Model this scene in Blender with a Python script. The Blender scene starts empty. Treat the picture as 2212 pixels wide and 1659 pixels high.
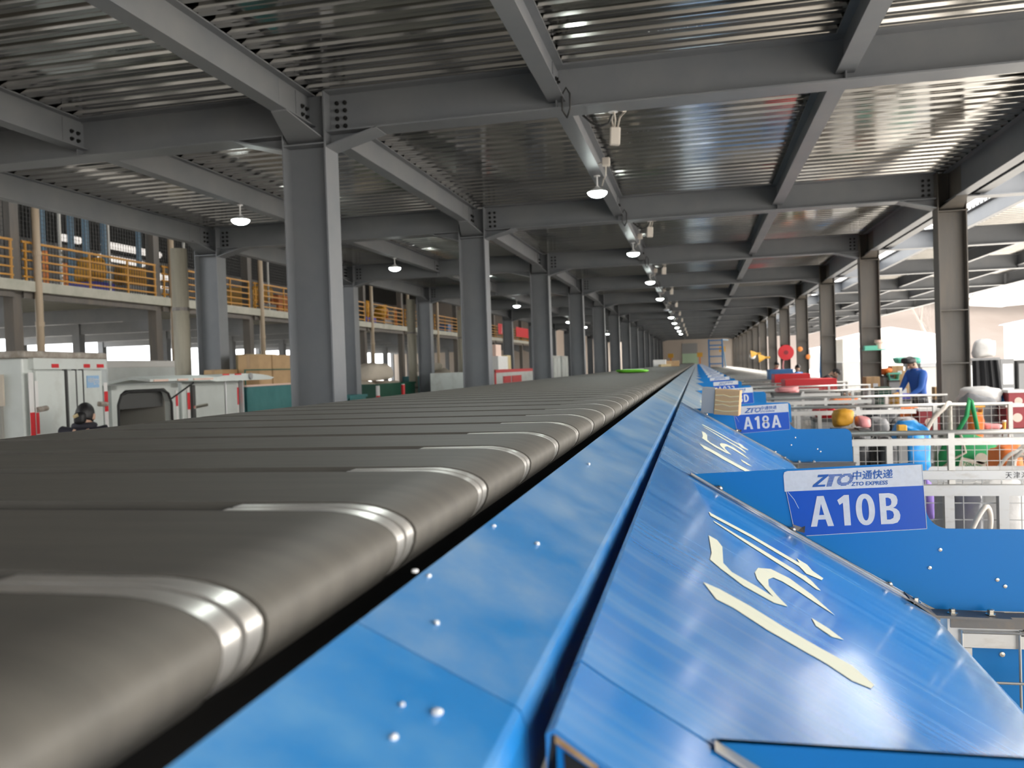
import bpy, bmesh, math, random
from mathutils import Vector, Matrix
random.seed(7)
SC = bpy.context.scene
COL = SC.collection
PI = math.pi
# ---------------------------------------------------------------- camera
HZ = 1.75                                   # eye height above the yard floor
cam_d = bpy.data.cameras.new('camera')
cam_d.sensor_width = 36.0
cam_d.lens = 1819.85 / 2212 * 36.0
cam_d.clip_start = 0.02
cam_d.clip_end = 800
cam_d.dof.use_dof = True
cam_d.dof.focus_distance = 1.72
cam_d.dof.aperture_fstop = cam_d.lens / 1000 / 0.0036
cam = bpy.data.objects.new('camera', cam_d)
COL.objects.link(cam)
_y, _p, _r = 0.2171, -0.0189, 0.0334
fw = Vector((-math.sin(_y) * math.cos(_p), math.cos(_y) * math.cos(_p), math.sin(_p)))
r0 = Vector((math.cos(_y), math.sin(_y), 0)); u0 = r0.cross(fw)
rt = r0 * math.cos(_r) - u0 * math.sin(_r); up = u0 * math.cos(_r) + r0 * math.sin(_r)
cam.matrix_world = Matrix(((rt.x, up.x, -fw.x, 0), (rt.y, up.y, -fw.y, 0), (rt.z, up.z, -fw.z, HZ), (0, 0, 0, 1)))
SC.camera = cam
# ---------------------------------------------------------------- world, sun, exposure
SKY_LO, SKY_HI = 1.8, 6.5
w = bpy.data.worlds.new('sky'); SC.world = w; w.use_nodes = True
nt = w.node_tree; nt.nodes.clear()
o_ = nt.nodes.new('ShaderNodeOutputWorld'); b_ = nt.nodes.new('ShaderNodeBackground')
# hazy winter sky: warm and bright towards the sun side (+x), cooler and dimmer on the other
tc = nt.nodes.new('ShaderNodeTexCoord'); dt = nt.nodes.new('ShaderNodeVectorMath'); dt.operation = 'DOT_PRODUCT'
dt.inputs[1].default_value = (.93, .28, .24)
nt.links.new(tc.outputs['Generated'], dt.inputs[0])
rp = nt.nodes.new('ShaderNodeValToRGB'); mr = nt.nodes.new('ShaderNodeMapRange'); mr2 = nt.nodes.new('ShaderNodeMapRange')
nt.links.new(dt.outputs['Value'], mr.inputs[0]); mr.inputs[1].default_value = -1; mr.inputs[2].default_value = 1
nt.links.new(mr.outputs[0], rp.inputs[0])
rp.color_ramp.elements[0].position = 0.2; rp.color_ramp.elements[0].color = (0.93, 0.97, 1.0, 1)
rp.color_ramp.elements[1].position = 0.9; rp.color_ramp.elements[1].color = (1.0, 0.965, 0.92, 1)
nt.links.new(dt.outputs['Value'], mr2.inputs[0]); mr2.inputs[1].default_value = -.5; mr2.inputs[2].default_value = .9; mr2.inputs[3].default_value = SKY_LO; mr2.inputs[4].default_value = SKY_HI
nt.links.new(rp.outputs[0], b_.inputs[0]); nt.links.new(mr2.outputs[0], b_.inputs[1])
nt.links.new(b_.outputs[0], o_.inputs[0])
sun_d = bpy.data.lights.new('hazy_sun', 'SUN'); sun_d.energy = 4.2; sun_d.angle = math.radians(12); sun_d.color = (1.0, 0.93, 0.84)
sun = bpy.data.objects.new('hazy_sun', sun_d); COL.objects.link(sun); sun.rotation_euler = (0, math.radians(38), math.radians(18))
SC.view_settings.view_transform = 'Standard'; SC.view_settings.look = 'None'
SC.view_settings.exposure = 0.74; SC.view_settings.gamma = 1.0; SC.view_settings.use_curve_mapping = False
cy = SC.cycles
cy.max_bounces = 7; cy.diffuse_bounces = 4; cy.glossy_bounces = 3; cy.transmission_bounces = 3; cy.transparent_max_bounces = 6
cy.caustics_reflective = False; cy.caustics_refractive = False; cy.sample_clamp_indirect = 6.0; cy.blur_glossy = 0.6
cy.use_denoising = True; cy.use_adaptive_sampling = True; cy.adaptive_threshold = 0.02

# ---------------------------------------------------------------- helpers
class MB:
    """collects simple solids and links them as one mesh object"""
    def __init__(s): s.bm = bmesh.new()
    def face(s, pts):
        vs = [s.bm.verts.new(p) for p in pts]
        try: return s.bm.faces.new(vs)
        except ValueError: return None
    def box(s, a, b, rot=None, at=None):
        x0, y0, z0 = a; x1, y1, z1 = b
        P = [Vector(q) for q in ((x0,y0,z0),(x1,y0,z0),(x1,y1,z0),(x0,y1,z0),(x0,y0,z1),(x1,y0,z1),(x1,y1,z1),(x0,y1,z1))]
        if rot is not None:
            c = Vector(at) if at is not None else sum(P, Vector()) / 8
            P = [rot @ (q - c) + c for q in P]
        v = [s.bm.verts.new(q) for q in P]
        for f in ((3,2,1,0),(4,5,6,7),(0,1,5,4),(1,2,6,5),(2,3,7,6),(3,0,4,7)): s.bm.faces.new([v[i] for i in f])
        return s
    def cbox(s, c, d, rot=None):
        return s.box([c[i]-d[i]/2 for i in range(3)], [c[i]+d[i]/2 for i in range(3)], rot, c)
    def bar(s, p, q, w, h=None, upv=(0,0,1)):
        """rectangular bar from p to q"""
        h = h or w; p = Vector(p); q = Vector(q); t = (q-p).normalized(); u_ = Vector(upv)
        if abs(t.dot(u_)) > .98: u_ = Vector((1,0,0))
        a = t.cross(u_).normalized()*w/2; b = a.cross(t).normalized()*h/2
        v = [s.bm.verts.new(c + e) for c in (p, q) for e in (-a-b, a-b, a+b, -a+b)]
        for f in ((0,1,2,3),(7,6,5,4),(0,4,5,1),(1,5,6,2),(2,6,7,3),(3,7,4,0)): s.bm.faces.new([v[i] for i in f])
        return s
    def tube(s, pts, r, n=10, caps=True):
        pts = [Vector(p) for p in pts]; rings = []; R_ = r if isinstance(r, (list, tuple)) else [r]*len(pts)
        ref = None
        for i, p in enumerate(pts):
            t = (pts[min(i+1, len(pts)-1)] - pts[max(i-1, 0)])
            if t.length < 1e-9: t = Vector((0,0,1))
            t.normalize()
            if ref is None: ref = Vector((0,0,1)) if abs(t.z) < .9 else Vector((1,0,0))
            a = t.cross(ref).normalized(); b = a.cross(t).normalized(); ref = b
            rings.append([s.bm.verts.new(p + (a*math.cos(2*PI*k/n) + b*math.sin(2*PI*k/n))*R_[i]) for k in range(n)])
        for i in range(len(rings)-1):
            for k in range(n):
                s.bm.faces.new((rings[i][k], rings[i][(k+1)%n], rings[i+1][(k+1)%n], rings[i+1][k]))
        if caps:
            s.bm.faces.new(rings[0][::-1]); s.bm.faces.new(rings[-1])
        return s
    def prism(s, pts, axis, a, b):
        """extrude the 2D outline pts along axis from a to b"""
        def P(q, t):
            return {'x': (t, q[0], q[1]), 'y': (q[0], t, q[1]), 'z': (q[0], q[1], t)}[axis]
        v0 = [s.bm.verts.new(P(q, a)) for q in pts]; v1 = [s.bm.verts.new(P(q, b)) for q in pts]; n = len(pts)
        f0 = s.bm.faces.new(v0); f1 = s.bm.faces.new(v1[::-1])
        for i in range(n): s.bm.faces.new((v0[(i+1)%n], v0[i], v1[i], v1[(i+1)%n]))
        return s
    def strip(s, pts, axis, a, b):
        """open sheet: polyline extruded along axis"""
        def P(q, t):
            return {'x': (t, q[0], q[1]), 'y': (q[0], t, q[1]), 'z': (q[0], q[1], t)}[axis]
        v0 = [s.bm.verts.new(P(q, a)) for q in pts]; v1 = [s.bm.verts.new(P(q, b)) for q in pts]
        for i in range(len(pts)-1): s.bm.faces.new((v0[i], v0[i+1], v1[i+1], v1[i]))
        return s
    def lathe(s, prof, c=(0,0,0), n=20):
        c = Vector(c); rings = []
        for r_, z in prof:
            rings.append([s.bm.verts.new(c + Vector((r_*math.cos(2*PI*k/n), r_*math.sin(2*PI*k/n), z))) for k in range(n)])
        for i in range(len(rings)-1):
            for k in range(n): s.bm.faces.new((rings[i][k], rings[i][(k+1)%n], rings[i+1][(k+1)%n], rings[i+1][k]))
        s.bm.faces.new(rings[0][::-1]); s.bm.faces.new(rings[-1])
        return s
    def blob(s, c, d, seed=0, rough=.12, sub=3, flat=True, rot=None):
        """soft lumpy sack: a dented, squashed ball resting on its base"""
        rng = random.Random(seed); tmp = bmesh.new(); bmesh.ops.create_icosphere(tmp, subdivisions=sub, radius=1.0)
        wv = [(Vector((rng.uniform(-1,1), rng.uniform(-1,1), rng.uniform(-1,1)))*rng.uniform(1.5,4), rng.uniform(0,6), rng.uniform(.3,1)) for _ in range(7)]
        wv += [(Vector((rng.uniform(-1,1), rng.uniform(-1,1), rng.uniform(-1,1)))*rng.uniform(6,13), rng.uniform(0,6), rng.uniform(.1,.35)) for _ in range(8)]
        mp = {}
        for v in tmp.verts:
            p = v.co.copy(); k = 1 + rough*sum(a*math.sin(wk.dot(v.co)+ph) for wk, ph, a in wv)/2
            sgn = lambda t: (abs(t)**.60)*(1 if t > 0 else -1)
            p = Vector((sgn(p.x), sgn(p.y), sgn(p.z)))*k
            q = Vector((p.x*d[0]/2, p.y*d[1]/2, p.z*d[2]/2))
            if flat: q.z = max(q.z, -d[2]/2)
            if rot is not None: q = rot @ q
            mp[v.index] = s.bm.verts.new(q + Vector(c))
        for f in tmp.faces: s.bm.faces.new([mp[v.index] for v in f.verts])
        tmp.free(); return s
    def build(s, name, m, parent=None, loc=None, bevel=0, smooth=False, recalc=True):
        if recalc: bmesh.ops.recalc_face_normals(s.bm, faces=s.bm.faces)
        me = bpy.data.meshes.new(name); s.bm.to_mesh(me); s.bm.free()
        if smooth:
            for p in me.polygons: p.use_smooth = True
        ob = bpy.data.objects.new(name, me); COL.objects.link(ob)
        if m is not None: me.materials.append(m)
        if parent is not None: ob.parent = parent
        if loc is not None: ob.location = loc
        if bevel:
            bv = ob.modifiers.new('edge', 'BEVEL'); bv.width = bevel; bv.segments = 2; bv.limit_method = 'ANGLE'
        return ob
def tag(o, label=None, cat=None, group=None, kind=None):
    if label: o['label'] = label
    if cat: o['category'] = cat
    if group: o['group'] = group
    if kind: o['kind'] = kind
    return o
def thing(name, label, cat, loc=(0,0,0), rz=0, group=None):
    o = bpy.data.objects.new(name, None); COL.objects.link(o); o.empty_display_size = .1
    o.location = loc; o.rotation_euler = (0,0,rz)
    return tag(o, label, cat, group)
def struct(o): o['kind'] = 'structure'; return o
def dup(o, parent=None, loc=None, rz=None):
    c = o.copy(); COL.objects.link(c)
    if parent is not None: c.parent = parent
    if loc is not None: c.location = loc
    if rz is not None: c.rotation_euler = (0,0,rz)
    for ch in list(o.children): dup(ch, c)
    return c
def inst(src, name, parent, loc, rot=None):
    """a further object of the same kind sharing mesh data"""
    c = bpy.data.objects.new(name, src.data); COL.objects.link(c); c.parent = parent; c.location = loc
    if rot is not None: c.rotation_euler = rot
    return c
_ONES = ['', 'first','second','third','fourth','fifth','sixth','seventh','eighth','ninth','tenth','eleventh','twelfth','thirteenth','fourteenth','fifteenth','sixteenth','seventeenth','eighteenth','nineteenth']
_TENS = ['', '', 'twenty','thirty','forty','fifty','sixty','seventy','eighty','ninety']
_TENTH = ['', '', 'twentieth','thirtieth','fortieth','fiftieth','sixtieth','seventieth','eightieth','ninetieth']
_CARD = ['', 'one', 'two', 'three']
def nth(n):
    s = ''
    if n >= 100:
        h = n//100; n = n % 100
        if n == 0: return _CARD[h] + '-hundredth'
        s = _CARD[h] + '-hundred-and-'
    if n < 20: return s + _ONES[n]
    return s + (_TENTH[n//10] if n % 10 == 0 else _TENS[n//10] + '-' + _ONES[n % 10])
def cols(d, *keys): return [d[k] for k in keys]

# ---------------------------------------------------------------- materials
def mat(name, col, rough=.5, metal=0., spec=.5, noise=None, bump=None, emit=None, coat=0, sheen=0, alpha=None, trans=0):
    m = bpy.data.materials.new(name); m.use_nodes = True; n = m.node_tree.nodes; L = m.node_tree.links
    b = n['Principled BSDF']; b.inputs['Base Color'].default_value = (*col, 1); b.inputs['Roughness'].default_value = rough
    b.inputs['Metallic'].default_value = metal; b.inputs['Specular IOR Level'].default_value = spec
    b.inputs['Coat Weight'].default_value = coat; b.inputs['Coat Roughness'].default_value = .11
    b.inputs['Sheen Weight'].default_value = sheen; b.inputs['Sheen Roughness'].default_value = .35
    b.inputs['Transmission Weight'].default_value = trans
    t = None
    if noise or bump:
        t = n.new('ShaderNodeTexCoord')
    if noise:
        # noise = (scale xyz or float, second colour, low, high)
        sc_, c2, lo, hi = noise[:4]
        mp = n.new('ShaderNodeMapping'); L.new(t.outputs['Object'], mp.inputs[0])
        mp.inputs['Scale'].default_value = sc_ if isinstance(sc_, tuple) else (sc_,)*3
        nz = n.new('ShaderNodeTexNoise'); nz.inputs['Scale'].default_value = 1; nz.inputs['Detail'].default_value = 6; nz.inputs['Roughness'].default_value = .62
        L.new(mp.outputs[0], nz.inputs['Vector'])
        r = n.new('ShaderNodeValToRGB'); L.new(nz.outputs['Fac'], r.inputs[0])
        r.color_ramp.elements[0].position = lo; r.color_ramp.elements[0].color = (*col, 1)
        r.color_ramp.elements[1].position = hi; r.color_ramp.elements[1].color = (*c2, 1)
        L.new(r.outputs[0], b.inputs['Base Color'])
        if len(noise) > 4:
            r2 = n.new('ShaderNodeMapRange'); L.new(nz.outputs['Fac'], r2.inputs[0])
            r2.inputs[1].default_value = lo; r2.inputs[2].default_value = hi; r2.inputs[3].default_value = rough; r2.inputs[4].default_value = noise[4]
            L.new(r2.outputs[0], b.inputs['Roughness'])
    if bump:
        sc_, st, dist = bump
        mp2 = n.new('ShaderNodeMapping'); L.new(t.outputs['Object'], mp2.inputs[0])
        mp2.inputs['Scale'].default_value = sc_ if isinstance(sc_, tuple) else (sc_,)*3
        nz2 = n.new('ShaderNodeTexNoise'); nz2.inputs['Scale'].default_value = 1; nz2.inputs['Detail'].default_value = 4
        L.new(mp2.outputs[0], nz2.inputs['Vector'])
        bp_ = n.new('ShaderNodeBump'); bp_.inputs['Strength'].default_value = st; bp_.inputs['Distance'].default_value = dist
        L.new(nz2.outputs['Fac'], bp_.inputs['Height']); L.new(bp_.outputs[0], b.inputs['Normal'])
    if emit:
        b.inputs['Emission Color'].default_value = (*emit[0], 1); b.inputs['Emission Strength'].default_value = emit[1]
    return m
M = {}
M['steel'] = mat('grey_steel_paint', (.165,.175,.192), .42, 0, .45, noise=((1.2,1.2,1.2), (.215,.218,.225), .35, .75), bump=(30,.06,.004))
M['steel_old'] = mat('weathered_grey_paint', (.118,.108,.096), .5, 0, .4, noise=((5,5,.8), (.17,.140,.112), .45, .8), bump=(25,.08,.004))
M['bolt_dark'] = mat('dark_bolt', (.02,.02,.02), .5, .6)
M['bolt_zinc'] = mat('zinc_bolt', (.72,.68,.60), .25, 1.0)
M['deck'] = mat('galvanised_deck', (.52,.505,.475), .09, 1.0, noise=((.5,7,3), (.38,.37,.355), .42, .72, .20), bump=((1.2,9,4),.10,.004))
M['concrete'] = mat('yard_concrete', (.27,.25,.22), .8, noise=((.6,.6,.6), (.19,.178,.16), .35, .7))
M['ground'] = mat('pale_ground', (.66,.63,.58), .9, noise=((.2,.2,.2), (.56,.53,.49), .35, .7))
M['belt'] = mat('black_rubber_belt', (.094,.088,.077), .58, 0, .34, noise=((6,40,6), (.118,.110,.095), .35, .7), bump=(900,.10,.0006))
M['belt_ring'] = mat('silver_edge_plate', (.80,.78,.74), .30, .75, noise=((30,60,30), (.66,.64,.60), .4, .8))
M['black'] = mat('black_void', (.006,.006,.006), .8)
M['rust'] = mat('rust', (.28,.15,.06), .8, noise=((60,60,60), (.5,.36,.2), .4, .7))
M['blue'] = mat('blue_enamel', (.014,.19,.51), .28, 0, .5, noise=((9,8,9), (.13,.34,.58), .42, .80, .42), bump=(130,.05,.001), coat=.25)
M['blue_chute'] = mat('blue_slide_enamel', (.004,.175,.53), .20, 0, .5, noise=((2.2,30,2.2), (.12,.32,.57), .40, .84, .32), bump=((40,150,40),.02,.0006), coat=.6)
M['blue_half'] = mat('half_worn_blue_enamel', (.012,.19,.52), .24, 0, .5, noise=((2.6,8,2.6), (.33,.46,.56), .36, .90, .34), coat=.5)
M['blue_fade'] = mat('dusty_blue_enamel', (.018,.195,.50), .28, 0, .5, noise=((9,6,9), (.36,.47,.55), .36, 1.0, .42), bump=(130,.04,.001), coat=.3)
def _fade(m, lo, hi, ax='Y', a=-.06, b=.22):
    # road dust thickens along the panel, away from the handled end
    n = m.node_tree.nodes; L = m.node_tree.links
    nz = next(x for x in n if x.type == 'TEX_NOISE'); rr = next(x for x in n if x.type == 'VALTORGB'); t = next(x for x in n if x.type == 'TEX_COORD')
    sx = n.new('ShaderNodeSeparateXYZ'); L.new(t.outputs['Object'], sx.inputs[0]); mr = n.new('ShaderNodeMapRange'); L.new(sx.outputs[ax], mr.inputs[0])
    mr.inputs[1].default_value = lo; mr.inputs[2].default_value = hi; mr.inputs[3].default_value = a; mr.inputs[4].default_value = b
    ad = n.new('ShaderNodeMath'); ad.operation = 'ADD'; L.new(nz.outputs['Fac'], ad.inputs[0]); L.new(mr.outputs[0], ad.inputs[1]); L.new(ad.outputs[0], rr.inputs[0])
_fade(M['blue_fade'], .0, 3.2)
_fade(M['blue_chute'], .28, .45, 'X', -.03, .26)
M['blue_worn'] = mat('worn_pale_enamel', (.36,.44,.50), .30, 0, .5, noise=((3,9,3), (.10,.26,.45), .46, .66, .34), bump=(130,.05,.001), coat=.3)
M['blue_plate'] = mat('blue_plate_enamel', (.0005,.165,.47), .40, 0, .35, bump=(260,.05,.0006))
M['sign_blue'] = mat('sign_blue', (.0005,.075,.44), .32, bump=(160,.04,.0008))
M['sign_white'] = mat('sign_white', (.62,.63,.65), .4, noise=((90,90,90), (.56,.565,.58), .4, .75))
M['logo_blue'] = mat('logo_blue', (.004,.085,.34), .5)
M['chalk'] = mat('cream_paint_marks', (.60,.615,.50), .6, noise=((20,160,20), (.36,.48,.47), .58, .8))
M['tan_edge'] = mat('reflection_tan_edge', (.52,.47,.39), .40, .3, noise=((14,14,14), (.30,.33,.36), .4, .75))  # tan puts the bright reflection on the blue-painted flange into its colour
M['bracket'] = mat('raw_steel_bracket', (.16,.15,.14), .5, .55, noise=((30,30,30), (.25,.19,.14), .5, .8))
M['galv'] = mat('galvanised_tube', (.56,.55,.53), .42, .75, noise=((12,12,40), (.40,.36,.31), .55, .85))
M['wire'] = mat('galvanised_wire', (.42,.41,.39), .4, .8)
M['stamp'] = mat('black_stamp', (.02,.02,.02), .7)
M['white_paint'] = mat('white_vehicle_paint', (.60,.63,.60), .38, noise=((1.6,1.6,1.6), (.50,.53,.50), .4, .75), coat=.2)
M['white_dirty'] = mat('scuffed_white_paint', (.62,.65,.62), .45, noise=((2.5,2.5,2.5), (.44,.44,.40), .48, .8))
M['red'] = mat('red_reflective', (.62,.012,.02), .35)
M['refl_white'] = mat('white_reflective', (.72,.70,.68), .4)
M['dark_rubber'] = mat('dark_rubber', (.025,.025,.025), .7)
M['dark_gap'] = mat('dark_grey_trim', (.07,.07,.068), .6)
M['brown_rust'] = mat('dirty_roof_trim', (.26,.22,.18), .7, noise=((9,9,9), (.46,.42,.37), .4, .7))
M['int_grey'] = mat('grey_lining', (.30,.29,.26), .7)
M['orange'] = mat('orange_cloth', (.75,.18,.03), .7, bump=(9,.4,.02))
M['orange2'] = mat('orange_plastic', (.80,.25,.05), .5)
M['teal'] = mat('teal_paint', (.02,.145,.15), .45, noise=((2,2,2), (.05,.20,.20), .45, .8))
M['dkgreen'] = mat('dark_green_paint', (.008,.07,.04), .5, noise=((2,2,2), (.02,.1,.06), .45, .8))
M['carton'] = mat('kraft_carton', (.46,.30,.155), .75, noise=((3,3,3), (.38,.24,.12), .4, .7))
M['carton2'] = mat('pale_carton', (.60,.48,.27), .75, noise=((3,3,3), (.52,.40,.22), .4, .7))
M['tape'] = mat('brown_tape', (.36,.22,.10), .35)
M['sack'] = mat('cream_sack', (.55,.48,.39), .8, bump=(7,.5,.03))
M['sack_w'] = mat('white_woven_sack', (.68,.66,.64), .7, bump=(8,.5,.03))
M['sack_g'] = mat('grey_plastic_sack', (.24,.24,.25), .45, bump=(7,.6,.03))
M['sack_k'] = mat('black_plastic_sack', (.025,.025,.028), .35, bump=(7,.6,.03))
M['bag_blue'] = mat('bright_blue_bag', (.02,.27,.68), .45, bump=(6,.5,.03))
M['bag_green'] = mat('green_nonwoven_bag', (.012,.235,.075), .75, bump=(5,.4,.03))
M['pink'] = mat('pink_wrap', (.75,.30,.30), .6, bump=(9,.4,.02))
M['dkred'] = mat('dark_red_carton', (.24,.018,.025), .5)
M['gold'] = mat('amber_plastic', (.68,.36,.04), .45)
M['purple'] = mat('violet_cloth', (.25,.16,.50), .7)
M['violet_box'] = mat('indigo_box', (.06,.05,.42), .5)
M['mint'] = mat('mint_plastic', (.12,.50,.36), .45)
M['yellow'] = mat('yellow_rail_paint', (.56,.27,.035), .45)
M['yellow_cloth'] = mat('yellow_tarpaulin', (.62,.30,.02), .6, bump=(3,.6,.06))
M['sky_steel'] = mat('pale_blue_steel', (.17,.30,.42), .45)
M['blue_steel'] = mat('blue_gate_paint', (.035,.15,.36), .45)
M['pipe'] = mat('beige_drain_pipe', (.48,.38,.27), .45, noise=((3,3,.6), (.40,.33,.24), .4, .75))
M['pipe_big'] = mat('weathered_grey_pipe', (.40,.37,.29), .6, noise=((8,8,.7), (.28,.26,.21), .4, .75))
M['slab'] = mat('slab_edge', (.50,.49,.42), .75, noise=((2,2,2), (.40,.40,.33), .4, .7))
M['grey_duct'] = mat('pale_duct', (.55,.54,.50), .5)
M['wall_beige'] = mat('beige_wall_panels', (.50,.43,.37), .7)
M['glass_green'] = mat('green_tinted_panel', (.45,.60,.42), .3)
M['roof_white'] = mat('white_wall', (.78,.76,.72), .8)
M['roof_blue'] = mat('pale_blue_roof', (.30,.48,.70), .6)
M['window_far'] = mat('far_window', (.35,.38,.42), .3)
M['hill'] = mat('dry_hillside', (.078,.058,.047), .95, noise=((.06,.06,.06), (.105,.085,.072), .35, .7))
M['bark'] = mat('bare_bark', (.22,.19,.17), .9)
M['skin'] = mat('skin', (.55,.34,.24), .55)
M['hair'] = mat('black_hair', (.012,.011,.012), .5)
M['jkt_dark'] = mat('dark_navy_jacket', (.018,.017,.026), .75, bump=(20,.3,.01))
M['jkt_blue'] = mat('blue_work_jacket', (.015,.10,.42), .7, bump=(20,.3,.01))
M['jkt_red'] = mat('red_jacket', (.58,.05,.06), .7)
M['jkt_black'] = mat('black_jacket', (.014,.014,.015), .75)
M['trouser'] = mat('dark_trousers', (.03,.032,.04), .8)
M['silver'] = mat('silver_strip', (.6,.6,.6), .35, .5)
M['lamp_glow'] = mat('lamp_diffuser', (.95,.97,.95), .4, emit=((.90,1.0,.95), 30.0))
M['tube_glow'] = mat('tube_diffuser', (.9,.88,.85), .4, emit=((1.0,.93,.86), .5))
M['lamp_white'] = mat('white_lamp_shell', (.80,.80,.80), .4)
M['lamp_off'] = mat('unlit_diffuser', (.70,.78,.90), .3)
M['cable_white'] = mat('white_cable', (.66,.60,.53), .5)
M['cable_black'] = mat('black_cable', (.02,.02,.02), .5)
M['pellet'] = mat('white_foam', (.80,.80,.80), .6)
M['lime'] = mat('lime_green_film', (.16,.55,.04), .35, bump=(14,.6,.02))
M['metal_cab'] = mat('grey_metal_cabinet', (.30,.30,.30), .5)
M['curtain'] = mat('black_curtain_cloth', (.018,.018,.02), .8)
M['banner'] = mat('red_banner_cloth', (.62,.03,.04), .7)
M['peach'] = mat('pale_peach_parcel', (.70,.50,.42), .6)
# ---------------------------------------------------------------- the hall: grid
Y1, D, NB = 7.4716, 6.0, 13                 # first cross beam, bay length, bays ahead
ZB, ZT, ZS = HZ+2.2545, HZ+2.6425, HZ+2.343 # cross beam bottom, top of beams, bottom of long beams
XA, XB, XR, XS1, XS2, XS0 = -3.537, -8.37, 3.665, -1.147, 1.258, -6.02
def YK(k): return Y1 + (k-1)*D
YEND = YK(NB+1)
# floor, ground
f = MB(); f.box((-36,-17,-.12),(4.6,YEND+30,0)); struct(f.build('floor', M['concrete']))
f = MB(); f.box((4.6,-40,-.14),(400,420,-.015)); g = struct(f.build('ground', M['ground']))
f = MB(); f.box((-240,-60,-.14),(-36,260,-.015)); g = struct(f.build('ground', M['ground']))
# corrugated deck: ribs run across the hall, one panel per bay
def deck_mesh(x0, x1, name):
    m = MB(); pit = D/27; n = 27; h = .055; pts = []
    for i in range(n):
        y = i*pit
        pts += [(y, 0), (y+.050, 0), (y+.056, .009), (y+.066, .009), (y+.072, 0), (y+.122, 0), (y+.140, h), (y+.204, h)]
    pts.append((n*pit, 0))
    m.strip([(p[0], p[1]) for p in pts], 'x', x0, x1)
    m.strip([(0, .16), (D, .16)], 'x', x0 if x0 < 0 else x0+.6, x1)
    o = m.build(name, M['deck'], recalc=False)
    return o
base = deck_mesh(XB-.1, 4.13, 'ceiling'); base.location = (0, YK(-1), ZT); struct(base)
m = MB(); m.box((-36,-17,0),(4.6,-16.8,ZT+.2)); struct(m.build('wall_back', M['metal_cab']))
m = MB(); m.box((-17.2,-17,9.7),(-8.0,YEND+10,9.85)); struct(m.build('ceiling', M['dark_gap']))
m = MB(); m.box((-8.6,-17,ZT+.2),(-8.4,YEND+10,8.3)); struct(m.build('wall_sky_block', M['dark_gap']))  # unseen wall added to keep sky light off the facade, open on top
for k in [-3,-2]+list(range(0, NB+1)):
    c = dup(base, loc=(0, YK(k), ZT)); struct(c)
base2 = deck_mesh(4.99, 10.3, 'ceiling'); base2.location = (0, YK(-1), ZT); struct(base2)
for k in range(0, NB+1):
    if k >= 1: struct(dup(base2, loc=(0, YK(k), ZT)))
# dried concrete that dripped through the sheet joints
def drips(k, seed):
    rng = random.Random(seed); m = MB()
    for _ in range(9):
        y = YK(k) + (rng.randrange(1, 26)+.27)*D/27; x = rng.choice((-7.5,-5.4,-4.8,-3.0,-2.4,-.9,-.4,.3,1.6,2.2)) + rng.uniform(0,.3)
        for _ in range(rng.randrange(8, 22)):
            x += rng.uniform(.02,.075)
            tmp = bmesh.new(); bmesh.ops.create_icosphere(tmp, subdivisions=1, radius=rng.uniform(.004,.009)); mp = [m.bm.verts.new(v.co + Vector((x, y+rng.uniform(-.006,.006), ZT+.006))) for v in tmp.verts]
            for f_ in tmp.faces: m.bm.faces.new([mp[v.index] for v in f_.verts])
            tmp.free()
    o = m.build('concrete_drips', M['sign_white'], smooth=True); o['kind'] = 'structure'
for k in range(0, 4): drips(k, 50+k)
COL_UP = None
# I and H sections
def i_beam_y(L_, zb, zt, w_, tf=.012, tw=.009):
    m = MB(); m.box((-w_/2,0,zb),(w_/2,L_,zb+tf)); m.box((-w_/2,0,zt-tf),(w_/2,L_,zt)); m.box((-tw/2,0,zb+tf),(tw/2,L_,zt-tf)); return m
def i_beam_x(x0, x1, zb, zt, w_, tf=.014, tw=.01):
    m = MB(); m.box((x0,-w_/2,zb),(x1,w_/2,zb+tf)); m.box((x0,-w_/2,zt-tf),(x1,w_/2,zt)); m.box((x0,-tw/2,zb+tf),(x1,tw/2,zt-tf)); return m
def bolt_mesh():
    m = MB(); m.lathe([(.0,0),(.021,0),(.021,.014),(.012,.016),(.012,.030),(0,.031)], n=8)
    o = m.build('bolt', M['bolt_dark']); return o
_b = bolt_mesh(); BOLT = _b.data; bpy.data.objects.remove(_b)
def bolt(parent, loc, rot):
    c = bpy.data.objects.new('bolt', BOLT); COL.objects.link(c); c.parent = parent; c.location = loc; c.rotation_euler = rot
    return c
FACE_Y = (PI/2, 0, 0)       # bolt axis towards -y
FACE_X = (0, PI/2, 0)       # bolt axis towards +x
# cross beams, span by span
def cross(x0, x1, k, hl, hr, bolts_l, bolts_r):
    m = i_beam_x(x0, x1, ZB, ZT, .262)
    for s_, on in ((0, hl), (1, hr)):            # haunched ends drop towards the column
        if on:
            xc = x0 if s_ == 0 else x1; d_ = .5 if s_ == 0 else -.5
            m.prism([(xc, ZB-.125), (xc, ZB+.004), (xc+d_, ZB+.004)], 'y', -.005, .005)
            m.prism([(xc, ZB-.139), (xc+d_, ZB-.004), (xc+d_, ZB+.010), (xc, ZB-.125)], 'y', -.131, .131)
    o = m.build('steel_beam', M['steel'], loc=(0, YK(k), 0)); struct(o)
    for on, xs in ((bolts_l, (x0+.07, x0+.15)), (bolts_r, (x1-.07, x1-.15))):
        if on:
            for xx in xs:
                for i in range(4): bolt(o, (xx, -.005, ZB+.075+i*.072), FACE_Y)
    return o
for k in range(-1, NB+2):
    near = 1 <= k <= 4
    cross(XA+.222, XR-.205, k, True, True, near, 2 <= k <= 3)
    cross(XB+.21, XA-.222, k, True, True, near, False)
    if k >= 1: cross(XR+.205, 10.2, k, False, False, False, False)
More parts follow.
